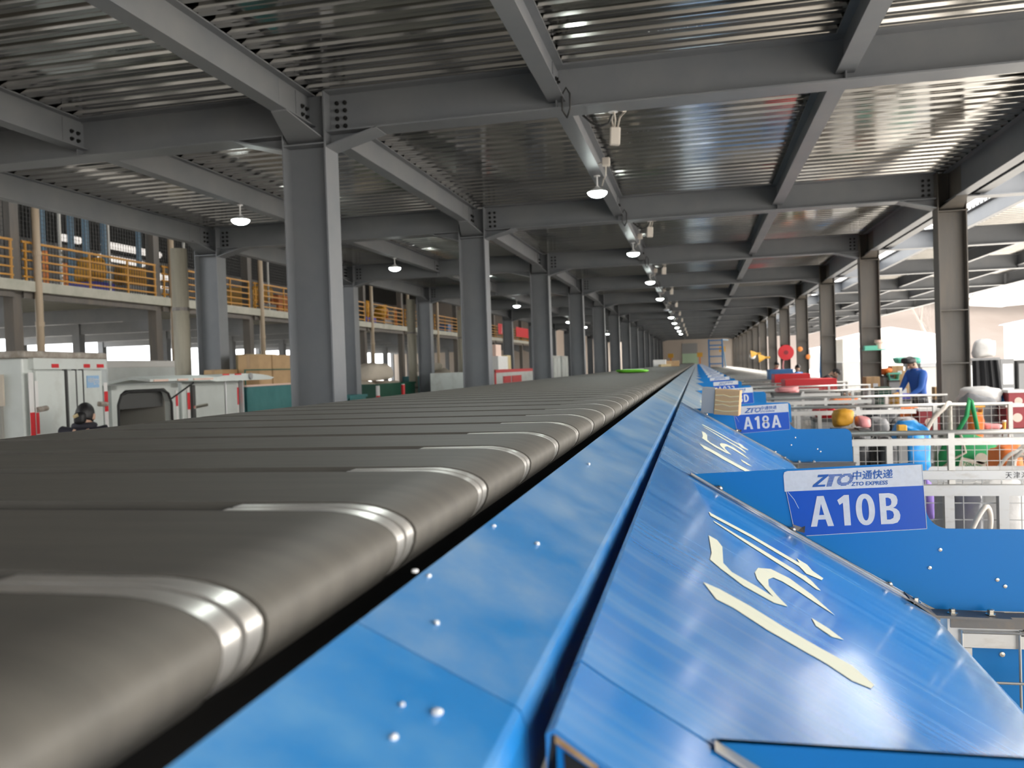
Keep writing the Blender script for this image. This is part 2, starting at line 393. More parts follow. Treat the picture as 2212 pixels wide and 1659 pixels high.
# stiffeners where the long beams meet the cross beams are carried on the long beams
def long_beam(x, w_, zb, k, n_bolt, stub=.62, zt=ZT):
    y0 = YK(k)+.0; L_ = D
    m = i_beam_y(L_-.03, zb, zt-.001, w_)
    m.box((.004,L_-.30,zb+.02),(.014,L_-.006,zt-.03))          # splice plate on the web
    m.box((-.005,L_-.10,ZB+.014),(.005,L_-.007,zb+.012))       # web stiffener below
    o = m.build('steel_beam', M['steel'], loc=(x, y0+.012, 0)); struct(o)
    if n_bolt:
        for yy in (L_-.10, L_-.19):
            for i in range(n_bolt): bolt(o, (.012, yy, zb+.08+i*.075), FACE_X)
    return o
for k in range(-1, NB+1):
    n_ = 2 if k <= 2 else 0
    for x in (XS0, XS1, XS2): long_beam(x, .150, ZS, k, n_)
    long_beam(XA, .150, ZS, k, n_); long_beam(XB, .150, ZS-.03, k, 3 if k <= 2 else 0)
    long_beam(XR, .150, HZ+2.2, k, n_); long_beam(4.06, .170, HZ+2.30, k, 0)
    if k >= 1:
        for x in (5.03, 6.9, 8.6): long_beam(x, .10, ZS, k, 0)
        long_beam(10.25, .150, HZ+2.25, k, 0)
# ---------------------------------------------------------------- columns
def column_parts(t, kind):
    mt = M['steel'] if kind != 'R' else M['steel_old']
    hx, hy = (.2195, .1425) if kind != 'R' else (.195, .1425)
    m = MB(); m.box((-hx,-hy,.02),(-hx+.014,hy,ZT-.01)); m.box((hx-.014,-hy,.02),(hx,hy,ZT-.01)); m.box((-hx+.014,-.006,.02),(hx-.014,.006,ZT-.01))
    m.build('shaft', mt, t)
    b = MB(); b.box((-.3,-.25,0),(.3,.25,.02)); b.build('base_plate', mt, t)
    for s_ in (-1, 1):                                        # flared bracket that carries the long beam
        q = MB(); z0 = HZ+2.19 if kind != 'R' else HZ+2.10; z1 = ZS if kind != 'R' else HZ+2.2
        y0 = s_*.008; y1 = s_*.60
        v = [(-hx+.016,y0,z0),(hx-.016,y0,z0),(.075,y1,z1),(-.075,y1,z1)]
        w_ = [(a,b_,c-.012) for a,b_,c in v]
        vv = [q.bm.verts.new(p) for p in v+w_]
        for f_ in ((0,1,2,3),(7,6,5,4),(0,4,5,1),(1,5,6,2),(2,6,7,3),(3,7,4,0)): q.bm.faces.new([vv[i] for i in f_])
        q.prism([(y0, z0), (y1, z1), (y1, ZT-.02), (y0, ZT-.02)], 'x', -.006, .006)
        q.build('beam_bracket', mt, t)
    for z in ([HZ+2.06, HZ+.62, HZ-.15] if kind == 'R' else [HZ+2.15]):
        s = MB(); s.box((-hx+.014,-hy+.004,z),(hx-.014,hy-.004,z+.012)); s.build('stiffener', mt, t)
pos_words = {1: 'nearest to the camera'}
def col_label(kind, n):
    if kind == 'A': return 'grey steel H-column beside the sorter\'s far edge, %s of that row from the camera' % nth(n)
    if kind == 'B': return 'grey steel H-column standing among the parked cargo tricycles, %s of that row' % nth(n)
    return 'weathered grey steel column beyond the wire pens, %s of that row from the camera' % nth(n)
def columns(kind, x, k0, group):
    t = thing('steel_column', col_label(kind, 1), 'column', (x, YK(k0), 0), 0, group); column_parts(t, kind)
    for n, k in enumerate(range(k0+1, NB+2), 2):
        c = dup(t, loc=(x, YK(k), 0)); c['label'] = col_label(kind, n)
columns('A', XA, 1, 'columns along the far edge of the sorter')
columns('B', XB, 2, 'columns among the cargo tricycles')
columns('R', XR, 2, 'columns beyond the wire pens')
# columns behind the viewer and canopy posts hidden behind the yard columns keep the roofs up
def hidden_col(x, k, kd):
    t = thing('column', None, None, (x, YK(k), 0)); column_parts(t, kd); t['kind'] = 'structure'
    for c in t.children: c['kind'] = 'structure'
hidden_col(XA, 0, 'A')
for k in (0, 1): hidden_col(XB, k, 'B'); hidden_col(XR, k, 'R')
for k in (6, 9, 12):
    m = MB(); m.box((-.08,-.08,0),(.08,.08,ZB)); struct(m.build('pillar', M['steel_old'], loc=(10.2, YK(k), 0)))
# end wall
m = MB(); m.box((-3.6, YEND, 0), (3.6, YEND+.15, ZB)); struct(m.build('wall_end', M['wall_beige']))
m = MB(); m.box((-1.45, YEND-.06, 0), (.05, YEND-.005, HZ+1.86)); dr = struct(m.build('door_1', M['metal_cab']))
m = MB(); m.box((-1.45, YEND-.075, 0), (.05, YEND-.062, HZ+.85)); m.build('lower_panel', M['glass_green'], dr)
# ---------------------------------------------------------------- the sorter: narrow black belts, blue apron, blue chutes
PB, GAP0 = .243, .385
ZBELT = HZ-.106
def nose(off=0.0, n=9):
    """closed outline of a belt loop seen along y; right nose at x=-.227, left nose at x=-1.40"""
    pts = []
    a, b1, b2 = .064-off, .025-off*.6, .045-off
    xr, zc = -.227-.064, HZ-.131
    xl = -1.40+.064
    for i in range(n+1):
        t = PI/2 - PI/2*i/n; pts.append((xr+a*math.cos(t), zc+b1*math.sin(t)))
    for i in range(1, n+1):
        t = -PI/2*i/n; pts.append((xr+a*math.cos(t), zc+b2*math.sin(t)))
    for i in range(n+1):
        t = -PI/2 - PI/2*i/n; pts.append((xl+a*math.cos(t), zc+b2*math.sin(t)))
    for i in range(1, n+1):
        t = -PI - PI/2*i/n; pts.append((xl+a*math.cos(t), zc+b1*math.sin(t)))
    return pts
def smooth_sides(o, ang=32):
    for p in o.data.polygons: p.use_smooth = True
    o.data.set_sharp_from_angle(angle=math.radians(ang))
def carrier_label(j):
    return 'black belt carrier of the sorter, %s one counted from the camera' % nth(j)
def make_carrier(t):
    m = MB(); m.prism(nose(0), 'y', .022, PB-.022); o = m.build('belt', M['belt'], t); smooth_sides(o)
    for y0, y1 in ((.003, .019), (PB-.019, PB-.003)):
        m = MB(); m.prism([q for q in nose(.0015) if q[0] > -.3] + [(-.38, HZ-.165), (-.38, HZ-.1076)], 'y', y0, y1); o = m.build('edge_plate', M['belt_ring'], t); smooth_sides(o)
    m = MB(); m.prism(nose(.012), 'y', .0, PB); o = m.build('carrier_core', M['black'], t); smooth_sides(o)
car = thing('belt_carrier', carrier_label(1), 'conveyor belt', (0, GAP0-2*PB, 0), 0, 'belt carriers of the sorter')
make_carrier(car)
NC_FULL, NC = 46, 300
for j in range(2, NC_FULL+1):
    c = dup(car, loc=(0, GAP0+(j-3)*PB, 0)); c['label'] = carrier_label(j)
m = MB(); m.prism(nose(0), 'y', .010, PB-.010); far_c = m.build('belt_carrier', M['belt']); smooth_sides(far_c)
far_c.location = (0, GAP0+(NC_FULL-2)*PB, 0); tag(far_c, carrier_label(NC_FULL+1), 'conveyor belt', 'belt carriers of the sorter')
for j in range(NC_FULL+2, NC+1):
    c = far_c.copy(); COL.objects.link(c); c.location = (0, GAP0+(j-3)*PB, 0); c['label'] = carrier_label(j)
ye = GAP0+(NC-2)*PB
m = MB(); m.prism(nose(0), 'y', ye+.01, YEND-2.0); o = m.build('belt_carriers', M['belt']); smooth_sides(o)
tag(o, 'dark strip of sorter belts running on to the far end wall', 'conveyor belt', kind='stuff')
# frame under the belts
t = thing('sorter_frame', 'black steel frame under the sorter belts', 'frame', (0,0,0))
m = MB(); m.box((-1.30,-1.4,HZ-.50),(-.30,YEND-2.0,HZ-.19)); m.build('drive_channel', M['black'], t)
for sx_ in (-1.2, -.40):
    for i in range(12):
        m = MB(); m.box((sx_-.05, -.8+i*7.0, 0),(sx_+.05, -.7+i*7.0, HZ-.50)); m.build('leg', M['bracket'], t)
# blue apron panels between the belts and the chutes
def apron(y0, y1, label):
    L_ = y1-y0
    t = tag(bpy.data.objects.new('apron_panel', None), label, 'metal panel', 'blue apron panels beside the belts'); COL.objects.link(t); t.location = (0, y0, 0)
    th = .002
    m = MB()
    top = [(-.196, HZ-.160), (-.1955, HZ-.1435), (-.193, HZ-.1415), (-.1025, HZ-.1848), (-.0995, HZ-.1875)]
    low = [(-.1015, HZ-.189), (-.1035, HZ-.1870), (-.1935, HZ-.1440), (-.1940, HZ-.160)]
    m.prism(top+low, 'y', 0, L_); m.build('top_sheet', M['blue'] if y0 < 0 else M['blue_fade'] if y0 < 3.7 else M['blue_worn'], t)
    m = MB(); m.prism([(-.0995, HZ-.1875), (-.0965, HZ-.196), (-.0965, HZ-.236), (-.0985, HZ-.236), (-.0985, HZ-.196), (-.1015, HZ-.189)], 'y', 0, L_)
    m.build('folded_lip', M['blue'] if y0 < 3.7 else M['blue_worn'], t)
    return t
APR = [(-1.5, .4445), (.4465, 3.699), (3.702, 6.95)]
APR += [(6.953+i*3.25, 6.95+(i+1)*3.25) for i in range(int((YEND-2-6.95)/3.25))]
for i, (a, b) in enumerate(APR):
    apron(a, b, 'long blue metal apron strip beside the belts, %s panel from the camera' % nth(i+1))
# chutes
SL = -.594
TX, TZ = -.0825, HZ-.189
def chz(x): return TZ + SL*(x-TX)
LX = .436
def chute_profile():
    pts = [(TX-.001, TZ-.045), (TX-.001, TZ-.004), (TX+.004, TZ-.001)]
    for x in (TX+.02, .0, .1, .2, .3, .4, LX-.03): pts.append((x, chz(x)))
    cxp, czp = LX-.03, chz(LX-.03); ang = math.atan(SL); R_ = .07
    nx, nz = -math.sin(ang), math.cos(ang); ox, oz = cxp-nx*R_, czp-nz*R_
    a0 = math.atan2(nz, nx)
    for i in range(1, 8):
        a = a0 - math.radians(48)*i/7; pts.append((ox+R_*math.cos(a), oz+R_*math.sin(a)))
    xe, ze = pts[-1]; pts.append((xe+.012, ze-.07))
    return pts
def thick(pts, th):
    """give an open polyline a thickness downwards/left"""
    lo = []
    for i, p in enumerate(pts):
        a = Vector(pts[max(i-1,0)]); b = Vector(pts[min(i+1,len(pts)-1)]); d = (b-a).normalized(); n = Vector((-d.y, d.x))
        if n.y < 0 or (abs(n.y) < .05 and n.x < 0): n = -n
        lo.append((p[0]-n.x*th, p[1]-n.y*th))
    return pts + lo[::-1]
# cream paint strokes brushed on the slides, as (distance along the hall, distance across) outlines
STROKES = [[(1.4009, 0.0109), (1.3983, 0.0161), (1.4124, 0.0758), (1.405, 0.1501), (1.4361, 0.1483), (1.4311, 0.1646), (1.4015, 0.1687), (1.3889, 0.1833), (1.3628, 0.1773), (1.3424, 0.1528), (1.3729, 0.146), (1.3845, 0.0742), (1.3712, 0.0131)], [(1.3425, 0.0165), (1.3335, 0.0712), (1.3164, 0.1474), (1.322, 0.1476), (1.3064, 0.1557), (1.2702, 0.1638), (1.2617, 0.157), (1.2778, 0.1406), (1.3057, 0.0696), (1.3328, 0.0183)], [(1.2014, 0.0084), (1.2025, 0.0197), (1.1754, 0.0258), (1.0769, 0.0241), (1.0539, 0.0333), (1.0542, 0.0628), (1.0499, 0.0809), (1.0763, 0.0722), (1.0979, 0.0656), (1.1311, 0.0649), (1.1722, 0.0716), (1.2167, 0.0914), (1.2271, 0.1169), (1.2025, 0.1428), (1.152, 0.1655), (1.1599, 0.1459), (1.1719, 0.122), (1.1754, 0.1031), (1.1676, 0.0907), (1.1351, 0.0817), (1.0973, 0.0794), (1.0702, 0.0865), (1.043, 0.0966), (1.0211, 0.0794), (1.0167, 0.0452), (1.0364, 0.021), (1.0525, 0.0079), (1.0974, 0.0106)], [(0.9234, -0.0009), (0.9348, 0.0165), (0.9391, 0.0483), (0.9336, 0.0824), (0.9354, 0.1165), (0.9409, 0.1509), (0.9137, 0.1673), (0.8925, 0.1602), (0.8796, 0.1407), (0.887, 0.1182), (0.8847, 0.0939), (0.8826, 0.0613), (0.8905, 0.0288), (0.8845, 0.0119)], [(1.0572, 0.1248), (1.0537, 0.1434), (1.0396, 0.1581), (1.0197, 0.1422), (1.028, 0.1259)]]
def chute(y0, y1, label, marks=0):
    t = bpy.data.objects.new('parcel_chute', None); COL.objects.link(t); t.location = (0, y0, 0)
    tag(t, label, 'chute', 'blue parcel chutes along the sorter')
    m = MB(); m.prism(thick(chute_profile(), .003), 'y', 0, y1-y0); o = m.build('slide', M['blue_chute'] if y0 < 1.5 else M['blue_half'] if y0 < 4 else M['blue_worn'], t)
    smooth_sides(o, 25)
    m = MB()                                            # underside frame
    m.box((TX+.02, .02, HZ-.75),(TX+.06, y1-y0-.02, TZ-.08)); m.box((.33,.02,HZ-.80),(.37,y1-y0-.02,HZ-.53))
    m.build('support_rail', M['bracket'], t)
    for yy in ((.10, y1-y0-.10) if y1-y0 > .5 else ()):
        m = MB(); m.box((-.03,yy-.025,0),(.02,yy+.025,HZ-.33)); m.build('leg', M['bracket'], t)
    if marks:
        sc_, dy = (1.0, 0) if marks == 1 else ((y1-y0)/1.18*.92, .05)
        ln = Vector((1, SL)).normalized(); nn = Vector((-ln.y, ln.x))
        for st in STROKES:
            m = MB(); vs = []
            for yy, xx in st:
                Y_ = dy + (yy-.537)*sc_
                vs.append((xx + nn.x*.0008, Y_, chz(xx) + nn.y*.0008))
            f_ = m.face(vs)
            bmesh.ops.triangulate(m.bm, faces=m.bm.faces[:])
            tag(m.build('paint_stroke', M['chalk'], t), 'cream brush mark')
    return t
P0, PP = 1.72, 2.445
DIVS = [.537] + [1.72, 4.13, 6.72, 9.1] + [9.1 + 2.42*i for i in range(1, 30)]
DIVS = [d for d in DIVS if d < YEND-3]
nc_ = chute(.432, DIVS[0]-.004, 'narrow blue chute piece nearest the camera, ending at the unlabelled divider')
m = MB(); pr = [(x_, z_-.004) for x_, z_ in chute_profile()[2:9]]; m.prism(pr + [(.40, HZ-.80), (TX+.004, HZ-.80)], 'y', .003, .006); m.build('end_panel', M['blue_plate'], nc_)
m = MB(); m.prism([(TX+.008, TZ-.014), (TX+.024, TZ-.024), (TX+.022, TZ-.036), (TX+.009, TZ-.038)], 'y', .0022, .0029); m.build('corner_hole', M['black'], nc_)
m = MB(); m.prism([(TX+.004, TZ-.004), (TX+.026, TZ-.019), (TX+.026, TZ-.022), (TX+.004, TZ-.008)], 'y', -.0008, .0022); m.build('rusty_edge', M['rust'], nc_)
chute(DIVS[0], DIVS[1]-.004, 'blue chute with big cream brushed digits in front of the A10B sign', 1)
chute(DIVS[1], DIVS[2]-.004, 'blue chute with cream marks between the A10B and A18A signs', 2)
for i in range(2, len(DIVS)-1):
    chute(DIVS[i], DIVS[i+1]-.004, 'pale worn blue chute further down the sorter, %s beyond the A18A sign' % nth(i-1), 2 if i < 4 else 0)
# ---------------------------------------------------------------- dividers with chute signs
def text(s, size, m, name, parent, mtx, bold=.0, depth=.0004, align='LEFT', sx_=1.0, shear=0.0, space=1.0):
    cu = bpy.data.curves.new('text', 'FONT'); cu.body = s; cu.size = size; cu.offset = bold; cu.extrude = depth; cu.align_x = align
    cu.shear = shear; cu.space_character = space; cu.resolution_u = 6
    ob = bpy.data.objects.new('text', cu); COL.objects.link(ob)
    dg = bpy.context.evaluated_depsgraph_get(); dg.update()
    me = bpy.data.meshes.new_from_object(ob.evaluated_get(dg)); bpy.data.objects.remove(ob)
    me.materials.clear(); me.materials.append(m); me.name = name
    o = bpy.data.objects.new(name, me); COL.objects.link(o); o.parent = parent
    o.matrix_local = mtx @ Matrix.Diagonal((sx_,1,1,1))
    return o
def on_plate(x, z, rot=0.0, y=0.0):
    """text plane facing the camera (-y): local x -> x, local y -> z"""
    return Matrix.Translation((x, y, z)) @ Matrix.Rotation(rot, 4, 'Y') @ Matrix(((1,0,0,0),(0,0,-1,0),(0,1,0,0),(0,0,0,1)))
TILT = -math.radians(2.6)
def arc(cx_, cz_, r_, a0, a1, n=7):
    return [(cx_+r_*math.cos(math.radians(a0+(a1-a0)*i/n)), cz_+r_*math.sin(math.radians(a0+(a1-a0)*i/n))) for i in range(n+1)]
def plate_outline():
    zt = HZ-.2055
    pts = [(-.021, HZ-.2245), (.385, zt)]
    pts += arc(.388, zt-.022, .022, 90, 5)
    pts += [(.4145, HZ-.285)]
    pts += [(p[0], p[1]) for p in arc(.455, HZ-.290, .0405, 180, 262, 8)]
    pts += [(.655, HZ-.331)] + arc(.655, HZ-.363, .032, 90, 0) + [(.690, HZ-.484), (.430, HZ-.484)]
    pts += [(.415, chz(.415)+.008), (-.019, chz(-.019)+.006)]
    return pts
def near_outline():
    pts = [(.002, HZ-.2385), (.655, HZ-.2375)] + arc(.655, HZ-.2695, .032, 90, 0) + [(.690, HZ-.484), (.430, HZ-.484)]
    return pts + [(.415, chz(.415)+.004), (.004, chz(.004)+.003)]
def logo(parent, x, z, h, m, y):
    """italic three-letter emblem, two letters cut into stripes"""
    sh = .38
    q = MB()
    def P(u, v): return (x + (u + sh*v)*h, y, z + v*h)
    q.face([P(*c) for c in ((0,0),(.98,0),(.98,.17),(.36,.17),(.98,.86),(.98,1),(.16,1),(.16,.80),(.60,.80),(0,.16))])
    n = 11
    for i in range(n):
        v0 = i/n; v1 = v0 + .74/n; vm = (v0+v1)/2
        if vm > .78: q.face([P(*c) for c in ((1.02,v0),(1.02,v1),(2.02,v1),(2.02,v0))])
        else: q.face([P(*c) for c in ((1.10,v0),(1.10,v1),(1.50,v1),(1.50,v0))])
        ro, ri = 1.0, .56
        s_ = (vm-.5)*2
        if abs(s_) < 1:
            xo = .60*math.sqrt(1-s_**2)*1.02; c_ = 2.42
            if abs(s_) < ri:
                xi = .34*math.sqrt(1-(s_/ri)**2)
                q.face([P(c_-xo,v0),P(c_-xo,v1),P(c_-xi,v1),P(c_-xi,v0)]); q.face([P(c_+xi,v0),P(c_+xi,v1),P(c_+xo,v1),P(c_+xo,v0)])
            else: q.face([P(c_-xo,v0),P(c_-xo,v1),P(c_+xo,v1),P(c_+xo,v0)])
    return q.build('emblem', m, parent)
def _ell(cx_, cy_, rx, ry, n=28, e=1.0): return [(cx_+rx*math.copysign(abs(math.cos(2*PI*i/n))**e, math.cos(2*PI*i/n)), cy_+ry*math.copysign(abs(math.sin(2*PI*i/n))**e, math.sin(2*PI*i/n))) for i in range(n)]
GL = {  # condensed bold sign lettering: width, list of (outer, holes)
 'A': (.72, [([(0,0),(.19,0),(.245,.225),(.475,.225),(.53,0),(.72,0),(.465,1),(.255,1)], [[(.282,.375),(.438,.375),(.36,.74)]])]),
 '1': (.40, [([(.17,0),(.37,0),(.37,1),(.22,1),(0,.84),(.06,.68),(.17,.75)], [])]),
 '0': (.58, [(_ell(.29,.5,.29,.515,32,.92), [_ell(.29,.5,.105,.36,28,.9)])]),
 '8': (.58, [(_ell(.29,.745,.255,.27,28,.95), [_ell(.29,.75,.10,.135)]), (_ell(.29,.275,.29,.29,28,.95), [_ell(.29,.275,.115,.155)])]),
 'B': (.60, [([(0,0),(0,1),(.30,1),(.43,.97),(.52,.89),(.55,.77),(.53,.65),(.47,.56),(.40,.525),(.50,.48),(.57,.40),(.60,.28),(.58,.15),(.50,.04),(.36,0)], [[(.19,.585),(.27,.585),(.34,.625),(.36,.72),(.34,.81),(.27,.855),(.19,.855)], [(.19,.145),(.29,.145),(.38,.19),(.41,.295),(.38,.40),(.29,.445),(.19,.445)]])]),
 'D': (.62, [([(0,0),(0,1),(.26,1),(.42,.95),(.54,.82),(.60,.64),(.62,.5),(.60,.36),(.54,.18),(.42,.05),(.26,0)], [[(.19,.15),(.26,.15),(.35,.22),(.40,.36),(.42,.5),(.40,.64),(.35,.78),(.26,.85),(.19,.85)]])]),
 '2': (.56, [([(0,0),(.55,0),(.55,.16),(.23,.16),(.45,.45),(.53,.6),(.54,.74),(.50,.88),(.40,.98),(.26,1.01),(.12,.98),(.02,.92),(.06,.76),(.15,.82),(.25,.84),(.33,.80),(.35,.72),(.33,.62),(.25,.5),(0,.15)], [])]),
 '3': (.56, [([(.02,.04),(.12,0),(.26,-.01),(.42,.03),(.52,.13),(.55,.27),(.52,.41),(.42,.51),(.50,.60),(.53,.74),(.49,.89),(.38,.98),(.24,1.01),(.10,.98),(.03,.94),(.07,.79),(.15,.83),(.23,.85),(.31,.81),(.33,.72),(.30,.62),(.22,.58),(.14,.58),(.14,.43),(.22,.43),(.31,.39),(.35,.29),(.32,.18),(.24,.15),(.14,.16),(.05,.20)], [])])}
def glyphs(s, h, m, name, parent, mtx, gap=.155):
    x = 0; mb = MB()
    for ch in s:
        wd, parts = GL[ch]
        for outer, holes in parts:
            cu = bpy.data.curves.new('glyph', 'CURVE'); cu.dimensions = '2D'; cu.fill_mode = 'BOTH'
            for ring in [outer]+holes:
                sp = cu.splines.new('POLY'); sp.points.add(len(ring)-1); sp.use_cyclic_u = True
                for q, (a, b) in zip(sp.points, ring): q.co = ((x+a)*h, b*h, 0, 1)
            ob = bpy.data.objects.new('glyph', cu); COL.objects.link(ob); dg = bpy.context.evaluated_depsgraph_get(); dg.update()
            me = bpy.data.meshes.new_from_object(ob.evaluated_get(dg)); bpy.data.objects.remove(ob); mb.bm.from_mesh(me); bpy.data.meshes.remove(me)
        x += wd+gap
    o = mb.build(name, m, parent, recalc=False); o.matrix_local = mtx; return o
PLATE = None
def divider(y, label, code=None, sign=True, detail=True):
    t = bpy.data.objects.new('chute_divider', None); COL.objects.link(t); t.location = (0, y, 0)
    tag(t, label, 'divider panel', 'blue divider panels between the chutes')
    global PLATE
    if label.startswith('blue divider plate at the bottom edge'):
        m = MB(); m.prism(near_outline(), 'y', 0, .003); m.build('plate', M['blue_plate'], t)
        m = MB(); x0, x1 = .004, .408
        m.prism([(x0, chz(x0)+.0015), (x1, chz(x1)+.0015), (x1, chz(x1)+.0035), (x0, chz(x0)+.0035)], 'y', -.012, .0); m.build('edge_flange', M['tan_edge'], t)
        return t
    if PLATE is None:
        m = MB(); m.prism(plate_outline(), 'y', 0, .003); p = m.build('plate', M['blue_plate'], t); PLATE = p.data
    else:
        p = bpy.data.objects.new('plate', PLATE); COL.objects.link(p); p.parent = t
    # bent flange lying on the slide
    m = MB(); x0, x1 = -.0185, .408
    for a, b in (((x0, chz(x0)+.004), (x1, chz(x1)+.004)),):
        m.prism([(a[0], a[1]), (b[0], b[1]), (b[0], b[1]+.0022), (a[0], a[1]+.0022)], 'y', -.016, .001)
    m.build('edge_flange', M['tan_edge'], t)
    if detail:
        for bx in (.036, .172, .345):
            m = MB(); m.lathe([(0,.0),(.0075,0),(.0065,.003),(.003,.0055),(0,.006)], n=12)
            o = m.build('bolt', M['bolt_zinc'], t, loc=(bx, -.008, chz(bx)+.008), smooth=True); o.rotation_euler = (0, -math.atan(SL), 0)
        # dark angle bracket and the angle iron that carries the plate
        m = MB(); zb_ = HZ-.4865
        m.prism([(.372, chz(.372)+.0085), (.418, zb_+.004), (.545, zb_+.001), (.545, zb_-.003), (.418, zb_-.001), (.372, chz(.372)+.0045)], 'y', -.045, .0)
        m.build('bracket', M['bracket'], t)
        for bx, by in ((.388, -.022), (.450, -.025), (.515, -.025)):
            m = MB(); zz = zb_+.003 if bx > .41 else chz(bx)+.003
            m.lathe([(0,0),(.0095,0),(.0095,.0015),(.0060,.002),(.0060,.009),(.003,.0105),(0,.0105)], n=6)
            m.build('bolt', M['bolt_zinc'], t, loc=(bx, by, zz))
        m = MB(); m.box((.452,-.03,zb_-.004),(.70,.0,zb_)); m.box((.452,-.004,zb_-.03),(.70,.0,zb_)); m.build('angle_iron', M['bracket'], t)
        for bx, bz in ((.438, HZ-.370), (.419, HZ-.4045), (.535, HZ-.425), (.548, HZ-.437)):
            m = MB(); m.lathe([(0,-.001),(.0042,-.001),(.0034,.001),(0,.0015)], n=10)
            o = m.build('rivet', M['bolt_zinc'], t, loc=(bx, -.0005, bz)); o.rotation_euler = FACE_Y
    if sign:
        x0, x1, za, zb2 = .158, .410, HZ-.2155, HZ-.3345
        s_ = tag(bpy.data.objects.new('sign_sticker', None), 'white and blue chute number sticker' ) ; COL.objects.link(s_); s_.parent = t
        c0 = Vector((x0, 0, HZ-.2196)); ux = Vector((math.cos(-TILT), 0, math.sin(-TILT))); uz = Vector((-ux.z, 0, ux.x))*1.0
        def Q(u, v, y_=-.0010): p_ = c0 + ux*u + uz*v; return (p_.x, y_, p_.z)
        W_, H_, hd = .252, .122, .040
        m = MB(); m.face([Q(0,-hd), Q(W_,-hd), Q(W_,0), Q(.008,0), Q(.002,-.002), Q(0,-.008)]); m.build('header', M['sign_white'], s_)
        m = MB(); m.face([Q(0.003,-hd), Q(.012,-.112), Q(.034,-H_-.006), Q(W_,-H_), Q(W_,-hd)]); m.build('number_field', M['sign_blue'], s_)
        if detail:
            m = MB()
            for a_, b_ in ((Q(0.003,-hd,-.0013), Q(.012,-.112,-.0013)), (Q(.034,-H_-.006,-.0013), Q(W_,-H_,-.0013)), (Q(W_,-H_,-.0013), Q(W_,0,-.0013)), (Q(.006,-hd-.001,-.0013), Q(.0165,-hd-.016,-.0013)), (Q(.0165,-hd-.016,-.0013), Q(.024,-hd-.034,-.0013))):
                m.bar(a_, b_, .0009, .0006, (0,1,0))
            m.build('white_edge', M['sign_white'], s_)
            m = MB(); v_ = [Q(.010,-.104,-.002), Q(.018,-.118,-.003), Q(.031,-.121,-.0065), Q(.033,-.108,-.004), Q(.027,-.111,-.002)]
            m.face(v_); m.build('peeling_corner', M['bracket'], s_)
        lg = logo(s_, 0, 0, .0235, M['logo_blue'], 0)
        lg.matrix_local = Matrix.Translation(Q(.052,-.0335,-.0016)) @ Matrix.Rotation(TILT, 4, 'Y')
        p_ = Q(.125,-.0215,-.0016); text('中通快递', .0185, M['logo_blue'], 'brand_characters', s_, on_plate(p_[0], p_[2], TILT, p_[1]), .00022, 0.0, shear=.12)
        if detail:
            p_ = Q(.1235,-.0345,-.0016); text('ZTO EXPRESS', .0102, M['logo_blue'], 'brand_name', s_, on_plate(p_[0], p_[2], TILT, p_[1]), .0002, 0.0, shear=.15, sx_=1.05)
        if code:
            p_ = Q(.044,-.1105,-.0016); glyphs(code, .0590, M['sign_white'], 'chute_number', s_, on_plate(p_[0], p_[2], TILT, p_[1]))
    return t
codes = {1: 'A10B', 2: 'A18A', 3: 'A28D', 4: 'A033'}
for i, y in enumerate(DIVS):
    if i == 0: divider(y, 'blue divider plate at the bottom edge without any sign', None, False, True)
    elif i in codes:
        lb = {1: 'blue divider plate with the large white A10B sign', 2: 'blue divider plate with the A18A sign', 3: 'blue divider plate whose sign ends in 8D, behind the broken cardboard box', 4: 'blue divider plate with white topped sign directly behind the 8D sign'}[i]
        divider(y, lb, codes[i], True, i < 4)
    elif i == 5:
        pd = divider(y, 'white topped blue divider plate, first one beyond the A033 sign', None, True, False); src5 = pd
    else:
        c = dup(src5, loc=(0, y, 0)); c['label'] = 'white topped blue divider plate, %s one beyond the A033 sign' % nth(i-4)
# foam crumbs on the apron
def on_apron(x): return HZ-.1415 - (x+.193)*.4785
PEL = [(-0.131, 0.3966, 0.00299), (-0.1397, 0.359, 0.00169), (-0.1616, 0.4936, 0.002), (-0.1959, 0.555, 0.00193), (-0.1873, 0.5592, 0.00162), (-0.1483, 0.7559, 0.00212), (-0.1861, 0.7467, 0.0017), (-0.1676, 1.2901, 0.00285), (-0.1463, 0.3879, 0.00136)]
PLAB = ['largest white foam crumb near the bottom edge of the blue apron', 'white foam crumb left of and below the largest one', 'white foam crumb just beyond the near apron seam', 'white foam crumb on the very edge of the apron beside the belts', 'small white foam crumb next to the one on the apron edge', 'small white foam crumb halfway along the apron by the fold', 'tiny white foam crumb lying ahead of the two on the apron edge', 'tiny white foam crumb farthest along the blue apron', 'faint white foam crumb between the two nearest crumbs']
for i, (x, y, r_) in enumerate(PEL):
    m = MB(); m.blob((0,0,0),(r_*2.2, r_*1.6, r_*1.4), i+3, .18, 2, False, Matrix.Rotation(i*1.1, 3, 'Z')); o = m.build('foam_crumb', M['pellet'], loc=(x, y, on_apron(x)+r_*.62), smooth=True)
    tag(o, PLAB[i] if i < len(PLAB) else 'white foam crumb on the blue apron', 'foam crumb', 'foam crumbs on the blue apron')
